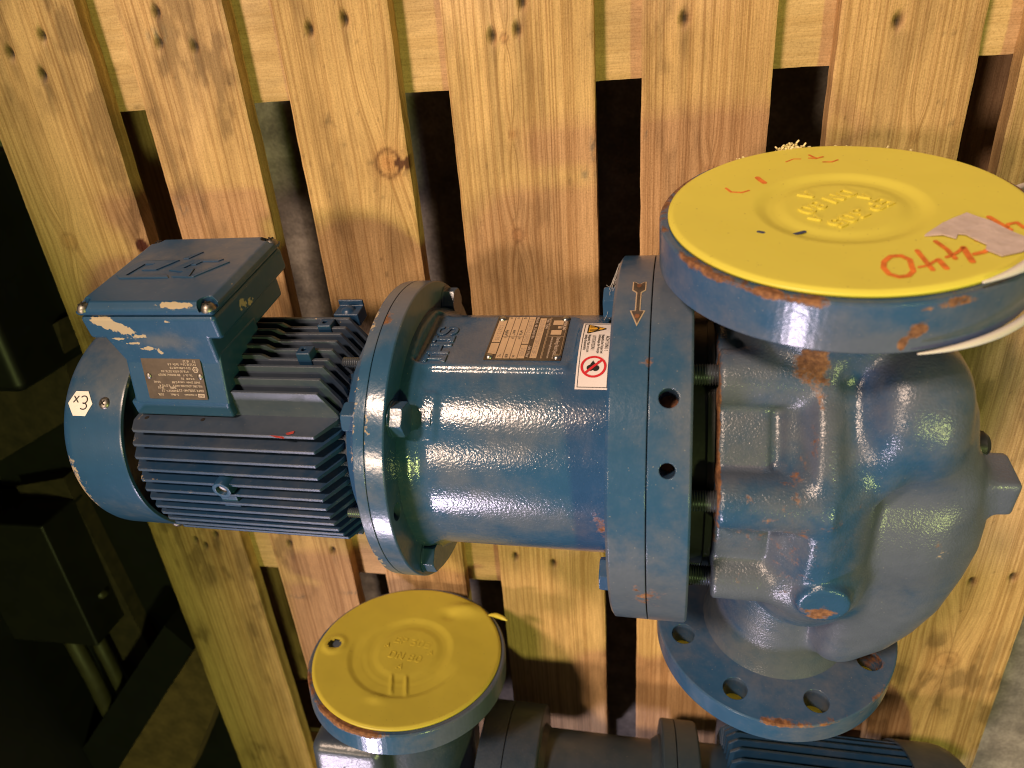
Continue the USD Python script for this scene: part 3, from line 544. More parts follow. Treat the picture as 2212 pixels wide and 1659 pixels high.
# motor rating plate on the sloping face below the box (upside down)
A_ = np.array([-.185, .1086, .0545]); B_ = np.array([-.185, .0755, .0650])
A_ = np.array([-.1852, *(FA + (FB - FA) * .04)[1:]]); B_ = np.array([-.1852, *FB[1:]]); ey_ = (B_ - A_) / np.linalg.norm(B_ - A_); ex_ = np.array([1., 0, 0]); nn_ = np.cross(ey_, ex_); nn_ = nn_ if nn_[2] > 0 else -nn_
PW, PH = .0525, .0345
Mp = frame(A_ + nn_ * .0003 + ex_ * PW * 1.0 + ey_ * .0, -ex_, ey_, nn_)   # x runs towards -u, y runs down the face (so the writing is upside down)
pl_ = obj('rating_plate', xf(extrude(sbox(0, 0, PW, PH).buffer(-.001).buffer(.001, 4), .0008), Mp), 'plate_brown', TBP, label='brown motor rating plate, upside down')
lines = [(.0300, [(.0090, 'D-Welzheim', .0013), (.0250, '3-Mot.', .0016), (.0385, '100L', .0016)]), (.0268, [(.025, '3189397-.13', .0016)]), (.0262, [(.0022, 'EAFX 100L/4K-12T', .0018)]), (.0242, [(.026, 'IMB5', .0016), (.037, 'IP 55', .0016)]),
         (.0226, [(.0022, 'Y/\u0394 380..420/218..242 V', .0016), (.031, '5.2/9.0 A', .0016)]), (.0196, [(.0035, '1420 1/min   cos \u03c6 0.88', .0016), (.039, '50 Hz', .0016)]), (.0166, [(.008, '2.5 kW   S1', .0016)]), (.0136, [(.009, 'Th. Cl. F    EN 50014 / 50019', .0016)]),
         (.0106, [(.012, 'PTB 00 ATEX 3274-10', .0016)]), (.0078, [(.0095, 'II 2 G EEx e II T3', .0016)]), (.0050, [(.004, '1V12 tE 15 s   Ia/In  6.6', .0016)]), (.0024, [(.004, 'T3     tE 12', .0016)])]
tx = []
for y_, items in lines:
    for x_, s_, h_ in items: tx.append(xf(text(s_, h_, .0001), Mp @ frame((x_, y_, .0008), (1, 0, 0), (0, 1, 0), (0, 0, 1))))
hx = Polygon([(.0026 * math.cos(t), .0026 * math.sin(t)) for t in np.arange(6) * PI / 3]); tx.append(xf(extrude(hx.difference(hx.buffer(-.0004)), .0001), Mp @ frame((.0055, .0098, .0008), (1, 0, 0), (0, 1, 0), (0, 0, 1)))); tx.append(xf(text('Ex', .0019, .0001), Mp @ frame((.0042, .0090, .0008), (1, 0, 0), (0, 1, 0), (0, 0, 1))))
lgp = sbox(.0022, .0296, .0078, .0324); tx.append(xf(extrude(lgp.difference(lgp.buffer(-.0004)), .0001), Mp @ frame((0, 0, .0008), (1, 0, 0), (0, 1, 0), (0, 0, 1)))); tx.append(xf(text('ATB', .0016, .0001), Mp @ frame((.0028, .0302, .0008), (1, 0, 0), (0, 1, 0), (0, 0, 1))))
obj('plate_print', tx, 'plate_print', TBP)
for x_ in (.0025, PW - .004): obj('plate_rivet', cyl_dir((Mp @ np.array([x_, .0155, .0006, 1]))[:3], nn_, .0016, .0027, 20, dome=1), 'screw_steel', TBP, smooth=40)

# --- flanges between motor and lantern
obj('motor_flange', lathe_u([(0, .07), (0, .1225), (.001, .1248), (.0093, .1252), (.0093, .07)], 160), 'paint_flange', pump, smooth=30, wear=wearfn([(2, (.0005, .09, .088), (.002, .03, .03), .40), (2, (.0, .12, .02), (.003, .02, .03), .45), (2, (.0, -.03, .12), (.003, .03, .02), .5), (1, (.005, .12, -.01), (.02, .03, .05), .3)]))
c3 = lathe_u([(.0100, .06), (.0100, .1252), (.0232, .1250), (.0242, .1240), (.0242, .06)], 160)
hb_ = mf.Manifold(mf.Mesh(c3.vertices.astype(np.float32), c3.faces.astype(np.uint32))); v_, w_ = ang(83, .1225 - .0)
v_, w_ = .0144, .1110; hb_ = hb_ - mf.Manifold.cylinder(.06, .0068, .0068, 28).rotate((0, 90, 0)).translate((-.0, v_, w_))
obj('lantern_flange', tm(hb_), 'paint_flange', pump, smooth=30, wear=wearfn([(0, (.0115, .122, .02), (.003, .008, .008), .55), (1, (.02, .12, -.02), (.02, .03, .05), .3), (2, (.0101, .08, .095), (.0008, .03, .03), .4)]))
for t in (46, -41, 125):
    v_, w_ = ang(t, .1085); obj('flange_bolt', hexbolt((.0243, v_, w_), (1, 0, 0), .0225, .0105, .25, .0012), 'paint_flange', pump, smooth=20, label=None)
# --- lantern (bearing body): cast cylinder with a flat pad
S = SDF((.018, -.115, -.112), (.19, .115, .112), .0018)
S.add(S.cu(.020, .185, .0958, rd=.002), 0); S.add(S.cu(.015, .034, .1015, rd=.006), .012)
pad = S.box((.088, .0805, .002), (.059, .0118, .0345), .0035); S.add(pad, .003); S.sub(S.box((.0895, .1124, .0), (.0595, .02, .0335), .001), .0008)
bad = np.maximum(S.cu(.0, .3, .0972, rd=.001), S.box((.0425, .072, .069), (.0095, .0165, .0165), .003)); S.add(bad, .0015)
lan = S.mesh()
lanw = wearfn([(1, (.12, .06, .08), (.05, .03, .03), .10), (1, (.06, -.03, .09), (.03, .03, .03), .05), (1, (.13, .0, .1), (.05, .02, .03), .14), (1, (.1, -.07, .06), (.09, .02, .03), .35), (1, (.03, .05, .08), (.012, .06, .05), -.05), (1, (.05, .09, .0), (.03, .012, .03), .12), (0, (.172, -.02, .1), (.006, .03, .01), .38), (0, (.15, -.01, .1), (.02, .02, .01), .2)])
obj('lantern', lan, 'paint_body', pump, smooth=True, wear=lanw)
# embossed letters on the pad: read along +w, tops towards +u
em = text('SIHI', .0165, .0016, True); em.apply_scale([.95, 1, 1])
obj('cast_letters', xf(em, frame((.0365, .0920, -.0165), (0, 0, 1), (1, 0, 0), (0, 1, 0))), 'paint_body', pump)
eb = sbox(-.006, -.0065, .006, .0065); ebm = [extrude(LineString([(-.005, -.005), (-.005, .005), (.005, .005)]).buffer(.0011), .0012), extrude(sbox(-.005, -.001, .004, .001), .0012), extrude(sbox(-.005, -.006, .004, -.004), .0012)]
obj('cast_badge', [on_cyl(m, .0968, .0425, 44.5, lift=0) for m in ebm], 'paint_body', pump)
# --- type plate
NW, NH = .0575, .0575   # along w, along u
Mn = frame((.0823, .0926, -.0291), (0, 0, 1), (1, 0, 0), (0, 1, 0))      # x reads along +w, y up = +u
TP = obj('type_plate', xf(extrude(sbox(0, 0, NW, NH), .0009), Mn), 'plate_brown', pump, label='bronze coloured type plate with Sterling lettering')
def rec(x0, y0, x1, y1): return xf(extrude(sbox(x0, y0, x1, y1), .00012), Mn @ frame((0, 0, .0009), (1, 0, 0), (0, 1, 0), (0, 0, 1)))
def wr(s, x, y, h, bold=False, z=.00105, wmax=None):
    m = text(s, h, .0001, bold)
    if wmax and text_w(m) > wmax: m.apply_scale([wmax / text_w(m), 1, 1])
    return xf(m, Mn @ frame((x, y, z), (1, 0, 0), (0, 1, 0), (0, 0, 1)))
fields = [(.0025, .0345, .0555, .0395), (.0005, .0255, .0375, .0305), (.0390, .0255, .0560, .0305)]
for r_ in range(3):
    y_ = .0200 - r_ * .0055; fields += [(.0005, y_, .0280, y_ + .0050), (.0288, y_, .0563, y_ + .0050)]
fields += [(.0055, .0018, .0355, .0082), (.0368, .0018, .0510, .0082)]
obj('plate_field', [rec(*f_) for f_ in fields] + [rec(.0055, .0455, .0115, .0535), rec(.0190, .0455, .0250, .0535), rec(.0135, .0500, .0165, .0520), rec(.0015, .0425, .056, .0428), rec(.0015, .0433, .056, .0435), rec(.0270, .0445, .0272, .056), rec(.0015, .0562, .056, .0564)], 'plate_silver', TP)
obj('plate_lettering', [wr('STERLING', .0060, .0540, .0019, True, .0010, .019), wr('Sterling Fluid Systems', .0285, .0510, .0027, False, .0010, .0275), wr('www.sterlingfluidsystems.com', .0285, .0470, .0015, False, .0010, .027), wr('Typ / Type', .0025, .0404, .0021, False, .0010), wr('Masch.-Nr. / Serial-No.', .0010, .0315, .0021, False, .0010, .030), wr('Jahr / Year', .0400, .0315, .0021, False, .0010, .015), wr('SIHI', .0128, .0522, .0012, False, .0010)], 'plate_print', TP)
lab = [('Q', .0012, 0), ('m\u00b3/h', .0195, 0), ('H', .0295, 0), ('m', .0525, 0), ('n', .0012, 1), ('min\u207b\u00b9', .0190, 1), ('P', .0295, 1), ('kW', .0512, 1), ('\u03c1', .0012, 2), ('kg/m\u00b3', .0190, 2), ('t', .0295, 2), ('\u00b0C', .0515, 2)]
obj('plate_units', [wr(s_, x_, .0212 - r_ * .0055, .0022) for s_, x_, r_ in lab], 'plate_ink', TP)
obj('stamped_digits', [wr('ZLKD 050160/170BF2A11BF.L', .0045, .0352, .0032, wmax=.049), wr('F11UP2/4115901', .0035, .0262, .0032, wmax=.032), wr('2005', .0425, .0262, .0032), wr('126T1-T5', .0120, .0035, .0030)], 'stamp', TP)
for x_, y_ in ((.0035, .004), (.0540, .004), (.0035, .0545), (.0540, .0545)): obj('plate_rivet', cyl_dir((Mn @ np.array([x_, y_, .0008, 1]))[:3], (0, 1, 0), .0022, .0031, 22, dome=1), 'steel', TP, smooth=40)
# --- warning sticker round the body: reads along +w
r_s = .0966; SW, SH = math.radians(40.5) * r_s, .0240
def stick(m, lift): return on_cyl(m, r_s, .1520, -10.0, lift=lift)
def sp(poly, lift): return stick(extrude(poly, .00012), lift)
WS = obj('warning_sticker', stick(extrude(sbox(0, 0, SW, SH), .0002), .0), 'paper_white', pump, smooth=True, label='white warning sticker with red prohibition ring')
bd = sbox(.0014, .0014, SW - .0014, SH - .0014); obj('border', sp(bd.difference(bd.buffer(-.00045)), .0003), 'sign_black', WS)
tri = Polygon([(.0035, .0035), (.0035, .0205), (.0165, .012)]).buffer(-.0012).buffer(.0012)
tri = Polygon([(.0024, .0040), (.0164, .0040), (.0094, .0195)]).buffer(-.001).buffer(.001)
obj('warning_triangle', sp(tri, .0003), 'sign_black', WS); obj('triangle_field', sp(tri.buffer(-.0011), .00045), 'sign_yellow', WS)
obj('magnet_symbol', sp(LineString([(.0070, .0062)] + [(.0094 + .0024 * math.cos(t), .0098 + .0024 * math.sin(t)) for t in np.linspace(PI, 0, 9)] + [(.0118, .0062)]).buffer(.0007), .0006), 'sign_black', WS)
def st(s, x, y, h, wmax=None):
    m = text(s, h, .0001)
    if wmax and text_w(m) > wmax: m.apply_scale([wmax / text_w(m), 1, 1])
    m.apply_translation([x, y, 0]); return stick(m, .0003)
obj('sticker_text', [st('ACHTUNG !', .0190, .0186, .0026, .0165), st('Magnetische Felder bei', .0175, .0156, .0019, .0205), st('Demontage der Pumpe', .0175, .0131, .0019, .0205), st('ATTENTION !', .0185, .0086, .0026, .0165), st('Magnetic flux occurs', .0175, .0056, .0019, .0195), st('during disassembly', .0175, .0031, .0019, .0175)], 'sign_black', WS)
cx, cy = .0500, .0120; ring = Point(cx, cy).buffer(.0092, 24).difference(Point(cx, cy).buffer(.0075, 24))
heart = Point(cx + .0012, cy + .0016).buffer(.0026).union(Point(cx + .0012, cy - .0022).buffer(.0026)).union(Polygon([(cx + .0022, cy + .0040), (cx + .0022, cy - .0046), (cx - .0052, cy - .0006)])).union(LineString([(cx - .0020, cy + .0020), (cx - .0045, cy + .0030), (cx - .0045, cy + .0045), (cx - .0062, cy + .0050)]).buffer(.0003))
heart = affinity.rotate(heart, 180, origin=(cx, cy)) if False else heart
obj('heart_symbol', sp(heart, .0003), 'sign_black', WS)
obj('prohibition_ring', sp(ring.union(affinity.rotate(sbox(cx - .0078, cy - .0009, cx + .0078, cy + .0009), 45 + 90, origin=(cx, cy))), .00045), 'sign_red', WS)

# --- pump flange pair
F4 = lathe_u([(.1789, .07), (.1789, .1400), (.1808, .1424), (.2042, .1425), (.2042, .07)], 180)
F5 = lathe_u([(.2050, .07), (.2050, .1425), (.2305, .1424), (.2319, .1410), (.2319, .07)], 180)
def man(m): m = tm(m); m.merge_vertices(); return mf.Manifold(mf.Mesh(m.vertices.astype(np.float32), m.faces.astype(np.uint32)))
m5 = man(F5)
for t, r_ in ((39.2, .0063), (57.2, .0050), (129.2, .0063), (-50.8, .0063)):
    vv, ww = ang(t, 1); c_ = tm(mf.Manifold.cylinder(.04, r_, r_, 32)); c_ = xf(c_, frame((.2172, vv * .115, ww * .115), np.cross((0, vv, ww), (1, 0, 0)), (1, 0, 0), (0, vv, ww)) if False else frame((.2172, vv * .118, ww * .118), (1, 0, 0), np.cross((0, vv, ww), (1, 0, 0)), (0, vv, ww)))
    m5 = m5 - man(c_)
flw = [(1, (.2, .11, .09), (.03, .04, .04), .06), (1, (.2, .0, .14), (.03, .05, .03), .1), (0, (.2046, .12, .07), (.002, .006, .006), .3), (0, (.2046, -.02, .14), (.002, .015, .01), .35), (1, (.2, -.06, .13), (.05, .05, .03), .1), (1, (.2, .14, .0), (.03, .03, .05), .25)]
obj('lantern_end_flange', F4, 'paint_flange', pump, smooth=30, wear=wearfn(flw))
F5p = obj('pump_flange', tm(m5), 'paint_flange', pump, smooth=30, wear=wearfn(flw + [(0, (.2172, *ang(37, .137)), (.008, .006, .006), .2)]))
for t, r_ in ((39.2, .0061), (57.2, .0048)):
    vv, ww = ang(t, 1); obj('hole_bottom', cyl_dir((.2172, vv * .1185, ww * .1185), (0, vv, ww), .001, r_ + .001, 24), 'rust_metal', pump)
for t in (-11, 122): 
    v_, w_ = ang(t, .112); obj('end_bolt', hexbolt((.1787, v_, w_), (-1, 0, 0), .0225, .0110, .2, .0014), 'paint_flange', pump, smooth=20)
web = []
for k in range(22):
    a_, b_ = ang(-14 + RNG.uniform(-6, 6), .128 + RNG.uniform(-.014, .014)), ang(-11 + RNG.uniform(-9, 9), .113 + RNG.uniform(-.012, .012))
    web.append(tube([(.1786 + RNG.uniform(-.001, .001), *a_), (.1735, (a_[0] + b_[0]) / 2, (a_[1] + b_[1]) / 2), (.167 + RNG.uniform(0, .006), *b_)], .00013, 4, 3))
p = obj('cobweb', web, 'cobweb', pump); tag(stage.GetPrimAtPath(p), kind='stuff')
# arrow plate on the rim, pointing along +w
ar = Polygon([(0, .0030), (0, .0046), (.0100, .0046), (.0128, .0018), (.0305, .0018), (.0305, .0050), (.0440, 0), (.0305, -.0050), (.0305, -.0018), (.0128, -.0018), (.0100, -.0046), (0, -.0046), (0, -.003), (.003, 0)])
def arx(poly, lift): return on_cyl(extrude(poly, .0003), .1425, .1957, 1.6, lift=lift)
AR = obj('arrow_plate', arx(ar, .0001), 'plate_silver', pump, label='small black arrow plate with bare metal edge'); obj('arrow_field', arx(ar.buffer(-.0008), .0005), 'arrow_dark', AR)
for x_ in (.0055, .036): obj('arrow_rivet', on_cyl(extrude(Point(x_, 0).buffer(.0017), .0006), .1425, .1957, 1.6, lift=.0007), 'rust_metal', AR)
# --- gap with can ring and studs
obj('can_ring', [lathe_u([(.2317, .05), (.2317, .0985), (.2425, .0985), (.2425, .1005), (.2470, .1005), (.2470, .0965), (.2500, .0965), (.2500, .05)], 128)], 'black_steel', pump, smooth=25)
SA = [26.5, 71, 115.5, -19, -63.5, 160, 205, 250]
for t in SA: v_, w_ = ang(t, .1095); obj('stud', thread(.2318, .2510, .0075, v_, w_), 'stud_steel', pump, smooth=20)
# --- volute casing
S = SDF((.242, -.235, -.135), (.475, .165, .158), .0021)
S.add(S.cu(.2485, .2815, .1020, rd=.002), 0); S.add(S.cu(.2485, .312, .0985, rd=.004), .003); S.add(S.cu(.29, .335, .1035, rd=.004), .006)
for t in SA: v_, w_ = ang(t, .1055); S.add(S.cu(.2485, .318, .0192, v_, w_, rd=.002), .005)
S.add(S.cv(-.229, .170, .058, u=.3176, rd=.002), .012)                         # the two pipe necks
S.add(S.cone((.3176, -.229, 0), (.3176, -.19, 0), .066, .050), .012)
S.add(S.cone((.3176, .165, 0), (.3176, .12, 0), .060, .05), .014)
OUTL = [(.318, .1180), (.3642, .1228), (.3834, .1147), (.3950, .1011), (.4050, .0793), (.4120, .0504), (.4215, .0300), (.4310, -.0116), (.4325, -.0351), (.4300, -.0638), (.4233, -.1018), (.4140, -.1345), (.4010, -.164), (.3721, -.1975), (.3116, -.2050), (.300, -.1)]
def polysdf(po, r):
    q = po.buffer(-r).exterior.coords; q = np.array(q)[:-1]; U, V = S.u[:, :, 0], S.v[:, :, 0]; U, V = np.broadcast_arrays(U, V); d = np.full(U.shape, 9.); ins = np.zeros(U.shape, bool)
    for (ax, ay), (bx_, by_) in zip(q, np.roll(q, -1, 0)):
        ex_, ey_ = bx_ - ax, by_ - ay; t = np.clip(((U - ax) * ex_ + (V - ay) * ey_) / (ex_ ** 2 + ey_ ** 2 + 1e-12), 0, 1)
        d = np.minimum(d, np.hypot(U - ax - t * ex_, V - ay - t * ey_)); c = ((ay > V) != (by_ > V)) & (U < (bx_ - ax) * (V - ay) / (by_ - ay + 1e-15) + ax); ins ^= c
    return np.where(ins, -d, d)[:, :, None]
RD = .036; d2 = polysdf(Polygon(OUTL), RD); top_ = .050 - .10 * np.clip(-.10 - S.v, 0, .2); dz = np.abs(S.w) - top_
body_ = np.sqrt(np.maximum(d2, 0) ** 2 + np.maximum(dz, 0) ** 2) + np.minimum(np.maximum(d2, dz), 0) - RD
body_ = smin(body_, S.cu(.29, .392, .0450, v=.0740, w=.0505, rd=.020), .012)
body_ = smin(body_, S.cu(.29, .408, .0500, v=-.028, w=.043, rd=.026), .016)
groove = np.sqrt((S.v - .0265) ** 2 + (S.w - .1000) ** 2) - .0165
body_ = smax(body_, -groove, .012)
S.add(smax(body_, .3380 - S.u, .022), .012)
rho = np.sqrt(S.v ** 2 + S.w ** 2)
keel = smax(rho - .1195, smax((.3075 - S.u) * .90 - (.1195 - rho) * .43, (S.u - .3185) * .70 - (.1195 - rho) * .71, .003), .003)
S.add(smax(S.cu(.300, .358, .1105, rd=.010), .030 - S.v, .034), .014)
S.add(smax(keel, -.04 - S.v, .02), .004)                                       # keel running down from the upper neck
S.add(S.cone((.3160, .030, .084), (.3185, -.046, .0845), .0300, .0355), .010)   # bulge with the plug
S.add(S.cone((.3185, -.046, .0845), (.3190, -.078, .060), .0355, .0440), .008)
S.add(S.cw(.08, .1250, .0172, u=.3205, v=-.0370, rd=.001), .0035)              # plug boss
S.add(S.box((.430, .0115, .050), (.0105, .0145, .0165), .003), .008)           # square nub at the end
cas = S.mesh()
pts = np.array(cas.vertices)
rs = [(0, (.301, .114, .046), (.010, .012, .022), .66), (1, (.29, .10, .02), (.03, .03, .03), .35), (0, (.309, .105, .07), (.004, .03, .03), .24), (0, (.285, .104, .04), (.03, .006, .012), .45), (0, (.2487, .07, .07), (.0018, .08, .08), .48), (0, (.27, .03, .1), (.03, .06, .03), .16), (0, (.32, .0, .1), (.02, .06, .03), .14), (0, (.3205, -.043, .1250), (.011, .0035, .004), .5), (0, (.317, -.049, .1250), (.009, .0025, .004), .42), (0, (.30, .03, .1), (.01, .12, .03), .14), (0, (.31, -.14, .09), (.006, .02, .02), .3), (0, (.39, -.012, .1), (.006, .006, .01), .45), (2, (.398, -.016, .1), (.007, .005, .012), .6),
      (1, (.27, .06, .09), (.02, .03, .03), .10), (1, (.36, -.09, .1), (.05, .07, .05), .22), (1, (.28, -.06, .1), (.03, .03, .03), .2), (1, (.31, .08, .09), (.02, .06, .03), .12), (1, (.3205, -.037, .1250), (.018, .018, .004), -.5), (1, (.32, .01, .11), (.012, .03, .02), -.25), (1, (.345, -.095, .1), (.012, .012, .03), -.35), (1, (.26, .025, .1), (.02, .015, .03), -.2)]
obj('pump_casing', cas, 'paint_casing', pump, smooth=True, wear=wearfn(rs, (.03, .06, 0)))
obj('drain_plug', cyl_dir((.417, .028, .030), (1, .1, 0), .012, .009, 24, .003), 'black_steel', pump, smooth=30)
# --- the two pipe flanges (220 mm, eight holes)
def pipe_flange(v0, v1, rr, u0, a0=25.4 - 45 * 4, r_h=.0106, pcd=.0880):
    m = lathe_v([(v0, .045), (v0, rr - .0012), (v0 + .0012, rr), (v1 - .0012, rr), (v1, rr - .0012), (v1, .045)], 160); m.apply_translation([u0, 0, 0]); q = man(m)
    for k in range(8):
        t = math.radians(a0 + 45 * k); q = q - mf.Manifold.cylinder(.2, r_h, r_h, 36).rotate((90, 0, 0)).translate((u0 + pcd * math.cos(t), (v0 + v1) / 2 + .1, pcd * math.sin(t)))
    return tm(q)
def rimrust(v_edge, amt, seed):
    def fn(v):
        rad = np.hypot(v[:, 0] - .3176, v[:, 2]); e = np.exp(-((v[:, 1] - v_edge) / .0042) ** 2) * smooth_lin(rad, .100, .106)
        big = fbm(np.stack([v[:, 0] * 28, v[:, 2] * 28, v[:, 1] * 60], 1), 1, 3, seed)
        o = np.zeros((len(v), 3)); o[:, 0] = e * amt * smooth_lin(big, .42, .60); o[:, 1] = .06 + .1 * (big - .5); return o
    return fn
wtop = rimrust(.1885, .42, 3)
def wtop2(v):
    o = wtop(v); o[:, 0] += .75 * bump3(v, (.341, .172, .106), (.0055, .0055, .006)) + .65 * bump3(v, (.334, .164, .1075), (.003, .004, .006)) + .45 * bump3(v, (.35, .185, .1), (.02, .003, .02)); o[:, 1] += .25 * bump3(v, (.335, .162, .107), (.02, .006, .01)); return o
obj('upper_flange', dense(pipe_flange(.1576, .1885, .1089, .3176), .005), 'paint_flange', pump, smooth=30, wear=wtop2)
obj('lower_flange', dense(pipe_flange(-.2555, -.2279, .1086, .3157), .005), 'paint_flange', pump, smooth=30, wear=lambda v: rimrust(-.2279, .40, 8)(v) - np.array([0, .2, 0]) + np.stack([.8 * bump3(v, (.3954, -.24, .0378), (.011, .02, .011)), 0 * v[:, 0] + .0, 0 * v[:, 0]], 1))
# --- overspray patches, red scuffs
obj('red_scuff', [xf(extrude(Polygon([(0, 0), (.012, .0008), (.014, .003), (.006, .0022)]), .0002), frame((-.078, .0590, .083), (1, 0, 0), (0, 0, 1), (0, 1, 0))), xf(extrude(Polygon([(0, 0), (.006, -.003), (.0065, .0), (.002, .002)]), .0002), frame((-.066, .0590, .080), (1, 0, 0), (0, 0, 1), (0, 1, 0)))], 'red_paint', pump)

# ------------------------------------------------------------------ yellow flange caps
def cap_mesh(r, t=.0035, lip=.006, relief=1.0, seed=0, warp=0., hole=None, ridges=False):
    """round protective cap: face in the local xz plane, facing +y (local origin = centre of the flange face)"""
    nr, na = 110, 220; rr = np.linspace(0, r, nr); a = np.arange(na) / na * 2 * PI
    Rg, Ag = np.meshgrid(rr, a, indexing='ij'); X, Z = Rg * np.cos(Ag), Rg * np.sin(Ag)
    H = t + relief * (-.0018 * smooth_lin(Rg, .0505, .046) - .0006 * smooth_lin(Rg, .0365, .031) * 0 + .0012 * smooth_lin(Rg, .0385, .0335)) if False else t - relief * (.0022 * smooth_lin(-Rg, -.0520, -.0420) - .0013 * smooth_lin(-Rg, -.0400, -.0310))
    H = H - .0016 * smooth_lin(Rg, r - .004, r) ** 2 + (fbm(np.stack([X, Z, X * 0 + seed], -1), 18, 3, seed) - .5) * (.0009 + warp)
    if ridges:
        H = H - .0022 * smooth_lin(-np.abs(Rg - .055), -.012, -.004) * smooth_lin(Z - .25 * X, -.005, .03)
        for x0 in (-.004, .012):
            q = (X - x0 - (Z - .045) * .28); H = H + .0026 * np.exp(-(q / .0018) ** 2) * smooth_lin(-np.abs(Z - .047), -.016, -.008)
        H = H + .006 * np.exp(-((X - .052) / .02) ** 2 - ((Z + .072) / .010) ** 2) - .0024 * np.exp(-((X - .032) / .008) ** 2 - ((Z + .060) / .007) ** 2) + .002 * np.exp(-((X + .012) / .010) ** 2 - ((Z - .068) / .006) ** 2)
    if hole is not None: H = H + .002 * np.exp(-(((np.hypot(X - hole[0], Z - hole[1])) - .010) / .004) ** 2)
    v = [np.stack([X, H, Z], -1).reshape(-1, 3)]; I = np.arange(nr * na).reshape(nr, na); J = np.roll(I, -1, 1)
    q = np.stack([I[:-1], I[1:], J[1:], J[:-1]], -1).reshape(-1, 4)
    if hole is not None:
        cx_ = v[0][q].mean(1); q = q[~((np.hypot((cx_[:, 0] - hole[0]) / 1.25, cx_[:, 2] - hole[1])) < .0062)]
    n0 = nr * na; e = np.stack([(r + .0002) * np.cos(a), a * 0 + .0004, (r + .0002) * np.sin(a)], 1); e2 = np.stack([(r - .004) * np.cos(a), a * 0 + .0004, (r - .004) * np.sin(a)], 1); v += [e, e2]
    k = np.arange(na); k2 = (k + 1) % na; o = I[-1]
    q = np.vstack([q, np.stack([o[k], n0 + k, n0 + k2, o[k2]], 1), np.stack([n0 + k, n0 + na + k, n0 + na + k2, n0 + k2], 1)])
    f = np.vstack([q[:, [0, 1, 2]], q[:, [0, 2, 3]]]); m = trimesh.Trimesh(np.vstack(v), f, process=False)
    n = m.face_normals[: 50].mean(0)
    if n[1] < 0: m.invert()
    return m
C1 = P0 + PR @ np.array([.3176, .1887, 0])
cap1 = thing('flange_cap', 'large yellow plastic cap with orange marker digits on the upper flange', 'flange cap', PR, C1)
obj('cap_disc', cap_mesh(.1036, seed=2), 'yellow_plastic', cap1, smooth=True)
def capM(x, z, ex, ez, y=.0037): ex = np.array([ex[0], 0, ex[1]]); ez = np.array([ez[0], 0, ez[1]]); return frame((x, y, z), ex, ez, (0, 1, 0))
ex1 = np.array([-.75, .66]); up1 = np.array([.66, .75])
def ctext(s, h, along, upw, ex, up, y=.0024, d=.0014):
    m = text(s, h, d, True); m.apply_translation([-text_w(m) / 2, -h / 2, 0]); o = along * ex + upw * up
    return xf(m, capM(o[0], o[1], ex, up, y))
obj('cap_lettering', [ctext('EP 305', .0105, -.001, .0135, ex1, up1), ctext('A', .007, -.020, .001, ex1, up1), ctext('A', .007, .023, .001, ex1, up1), ctext('DN 80', .0105, .0, -.0105, ex1, up1), ctext('A', .009, .001, -.025, ex1, up1)], 'yellow_plastic', cap1)
def cs(pts, w=.0023, y=.0039): # strokes given in cap coordinates (u, w)
    return xf(extrude(LineString(pts).buffer(w / 2, 4), .0001), frame((0, y, 0), (1, 0, 0), (0, 0, 1), (0, -1, 0)))
def arc(cx, cy, rx, ry, a0, a1, n=14, rot=0): return [(cx + rx * math.cos(t) * math.cos(rot) - ry * math.sin(t) * math.sin(rot), cy + rx * math.cos(t) * math.sin(rot) + ry * math.sin(t) * math.cos(rot)) for t in np.linspace(a0, a1, n)]
for w_, st_ in [(0.0028, [(0.0218, 0.0792), (0.0226, 0.0705), (0.0192, 0.0659), (0.0142, 0.0664), (0.0099, 0.072), (0.0083, 0.0788), (0.0097, 0.0855), (0.0138, 0.0886), (0.0184, 0.0875), (0.0216, 0.0828), (0.022, 0.0786)]), (0.0026, [(0.0283, 0.0605), (0.0296, 0.0717), (0.0309, 0.0816)]), (0.0018, [(0.0253, 0.0787), (0.0297, 0.077), (0.0346, 0.0719)]), (0.003, [(0.0361, 0.0711), (0.0376, 0.0803)]), (0.0026, [(0.0397, 0.0504), (0.0428, 0.0595), (0.0443, 0.0698)]), (0.002, [(0.0406, 0.0684), (0.0465, 0.0639), (0.0511, 0.0583)]), (0.0032, [(0.0511, 0.0583), (0.0513, 0.0735)]), (0.0026, [(0.0545, 0.0655), (0.0594, 0.0635), (0.0649, 0.0583)]), (0.002, [(0.0649, 0.0583), (0.0648, 0.053), (0.0597, 0.0501)]), (0.003, [(0.0736, 0.0222), (0.0764, 0.0305), (0.0792, 0.0385)]), (0.0022, [(0.0768, 0.0387), (0.0802, 0.0318), (0.085, 0.03), (0.0864, 0.0365)])]: obj('marker_stroke', cs(st_, w_), 'marker_orange', cap1)
for w_, st_ in [(0.0034, [(-0.0456, -0.0484), (-0.0437, -0.0433), (-0.0417, -0.0392)]), (0.0016, [(-0.0666, -0.0327), (-0.0636, -0.0263), (-0.057, -0.0247), (-0.0524, -0.0275)]), (0.0016, [(-0.0084, -0.0851), (-0.0046, -0.078), (-0, -0.0806)]), (0.0014, [(-0.0046, -0.078), (-0.0092, -0.0792)]), (0.0014, [(-0.0009, -0.0711), (0.0045, -0.0704), (0.0086, -0.0735)]), (0.0012, [(-0.0247, -0.0742), (-0.0195, -0.0789), (-0.0149, -0.0783)])]: obj('marker_smear', cs(st_, w_, .0037), 'marker_orange', cap1)
for w_, st_, y_ in [(.0026, [(-0.0504, 0.0327), (-0.0481, 0.0339)], .0036), (.0026, [(-0.031, 0.0342), (-0.0248, 0.0309)], .0020)]: obj('blue_mark', cs(st_, w_, y_), 'marker_blue', cap1)
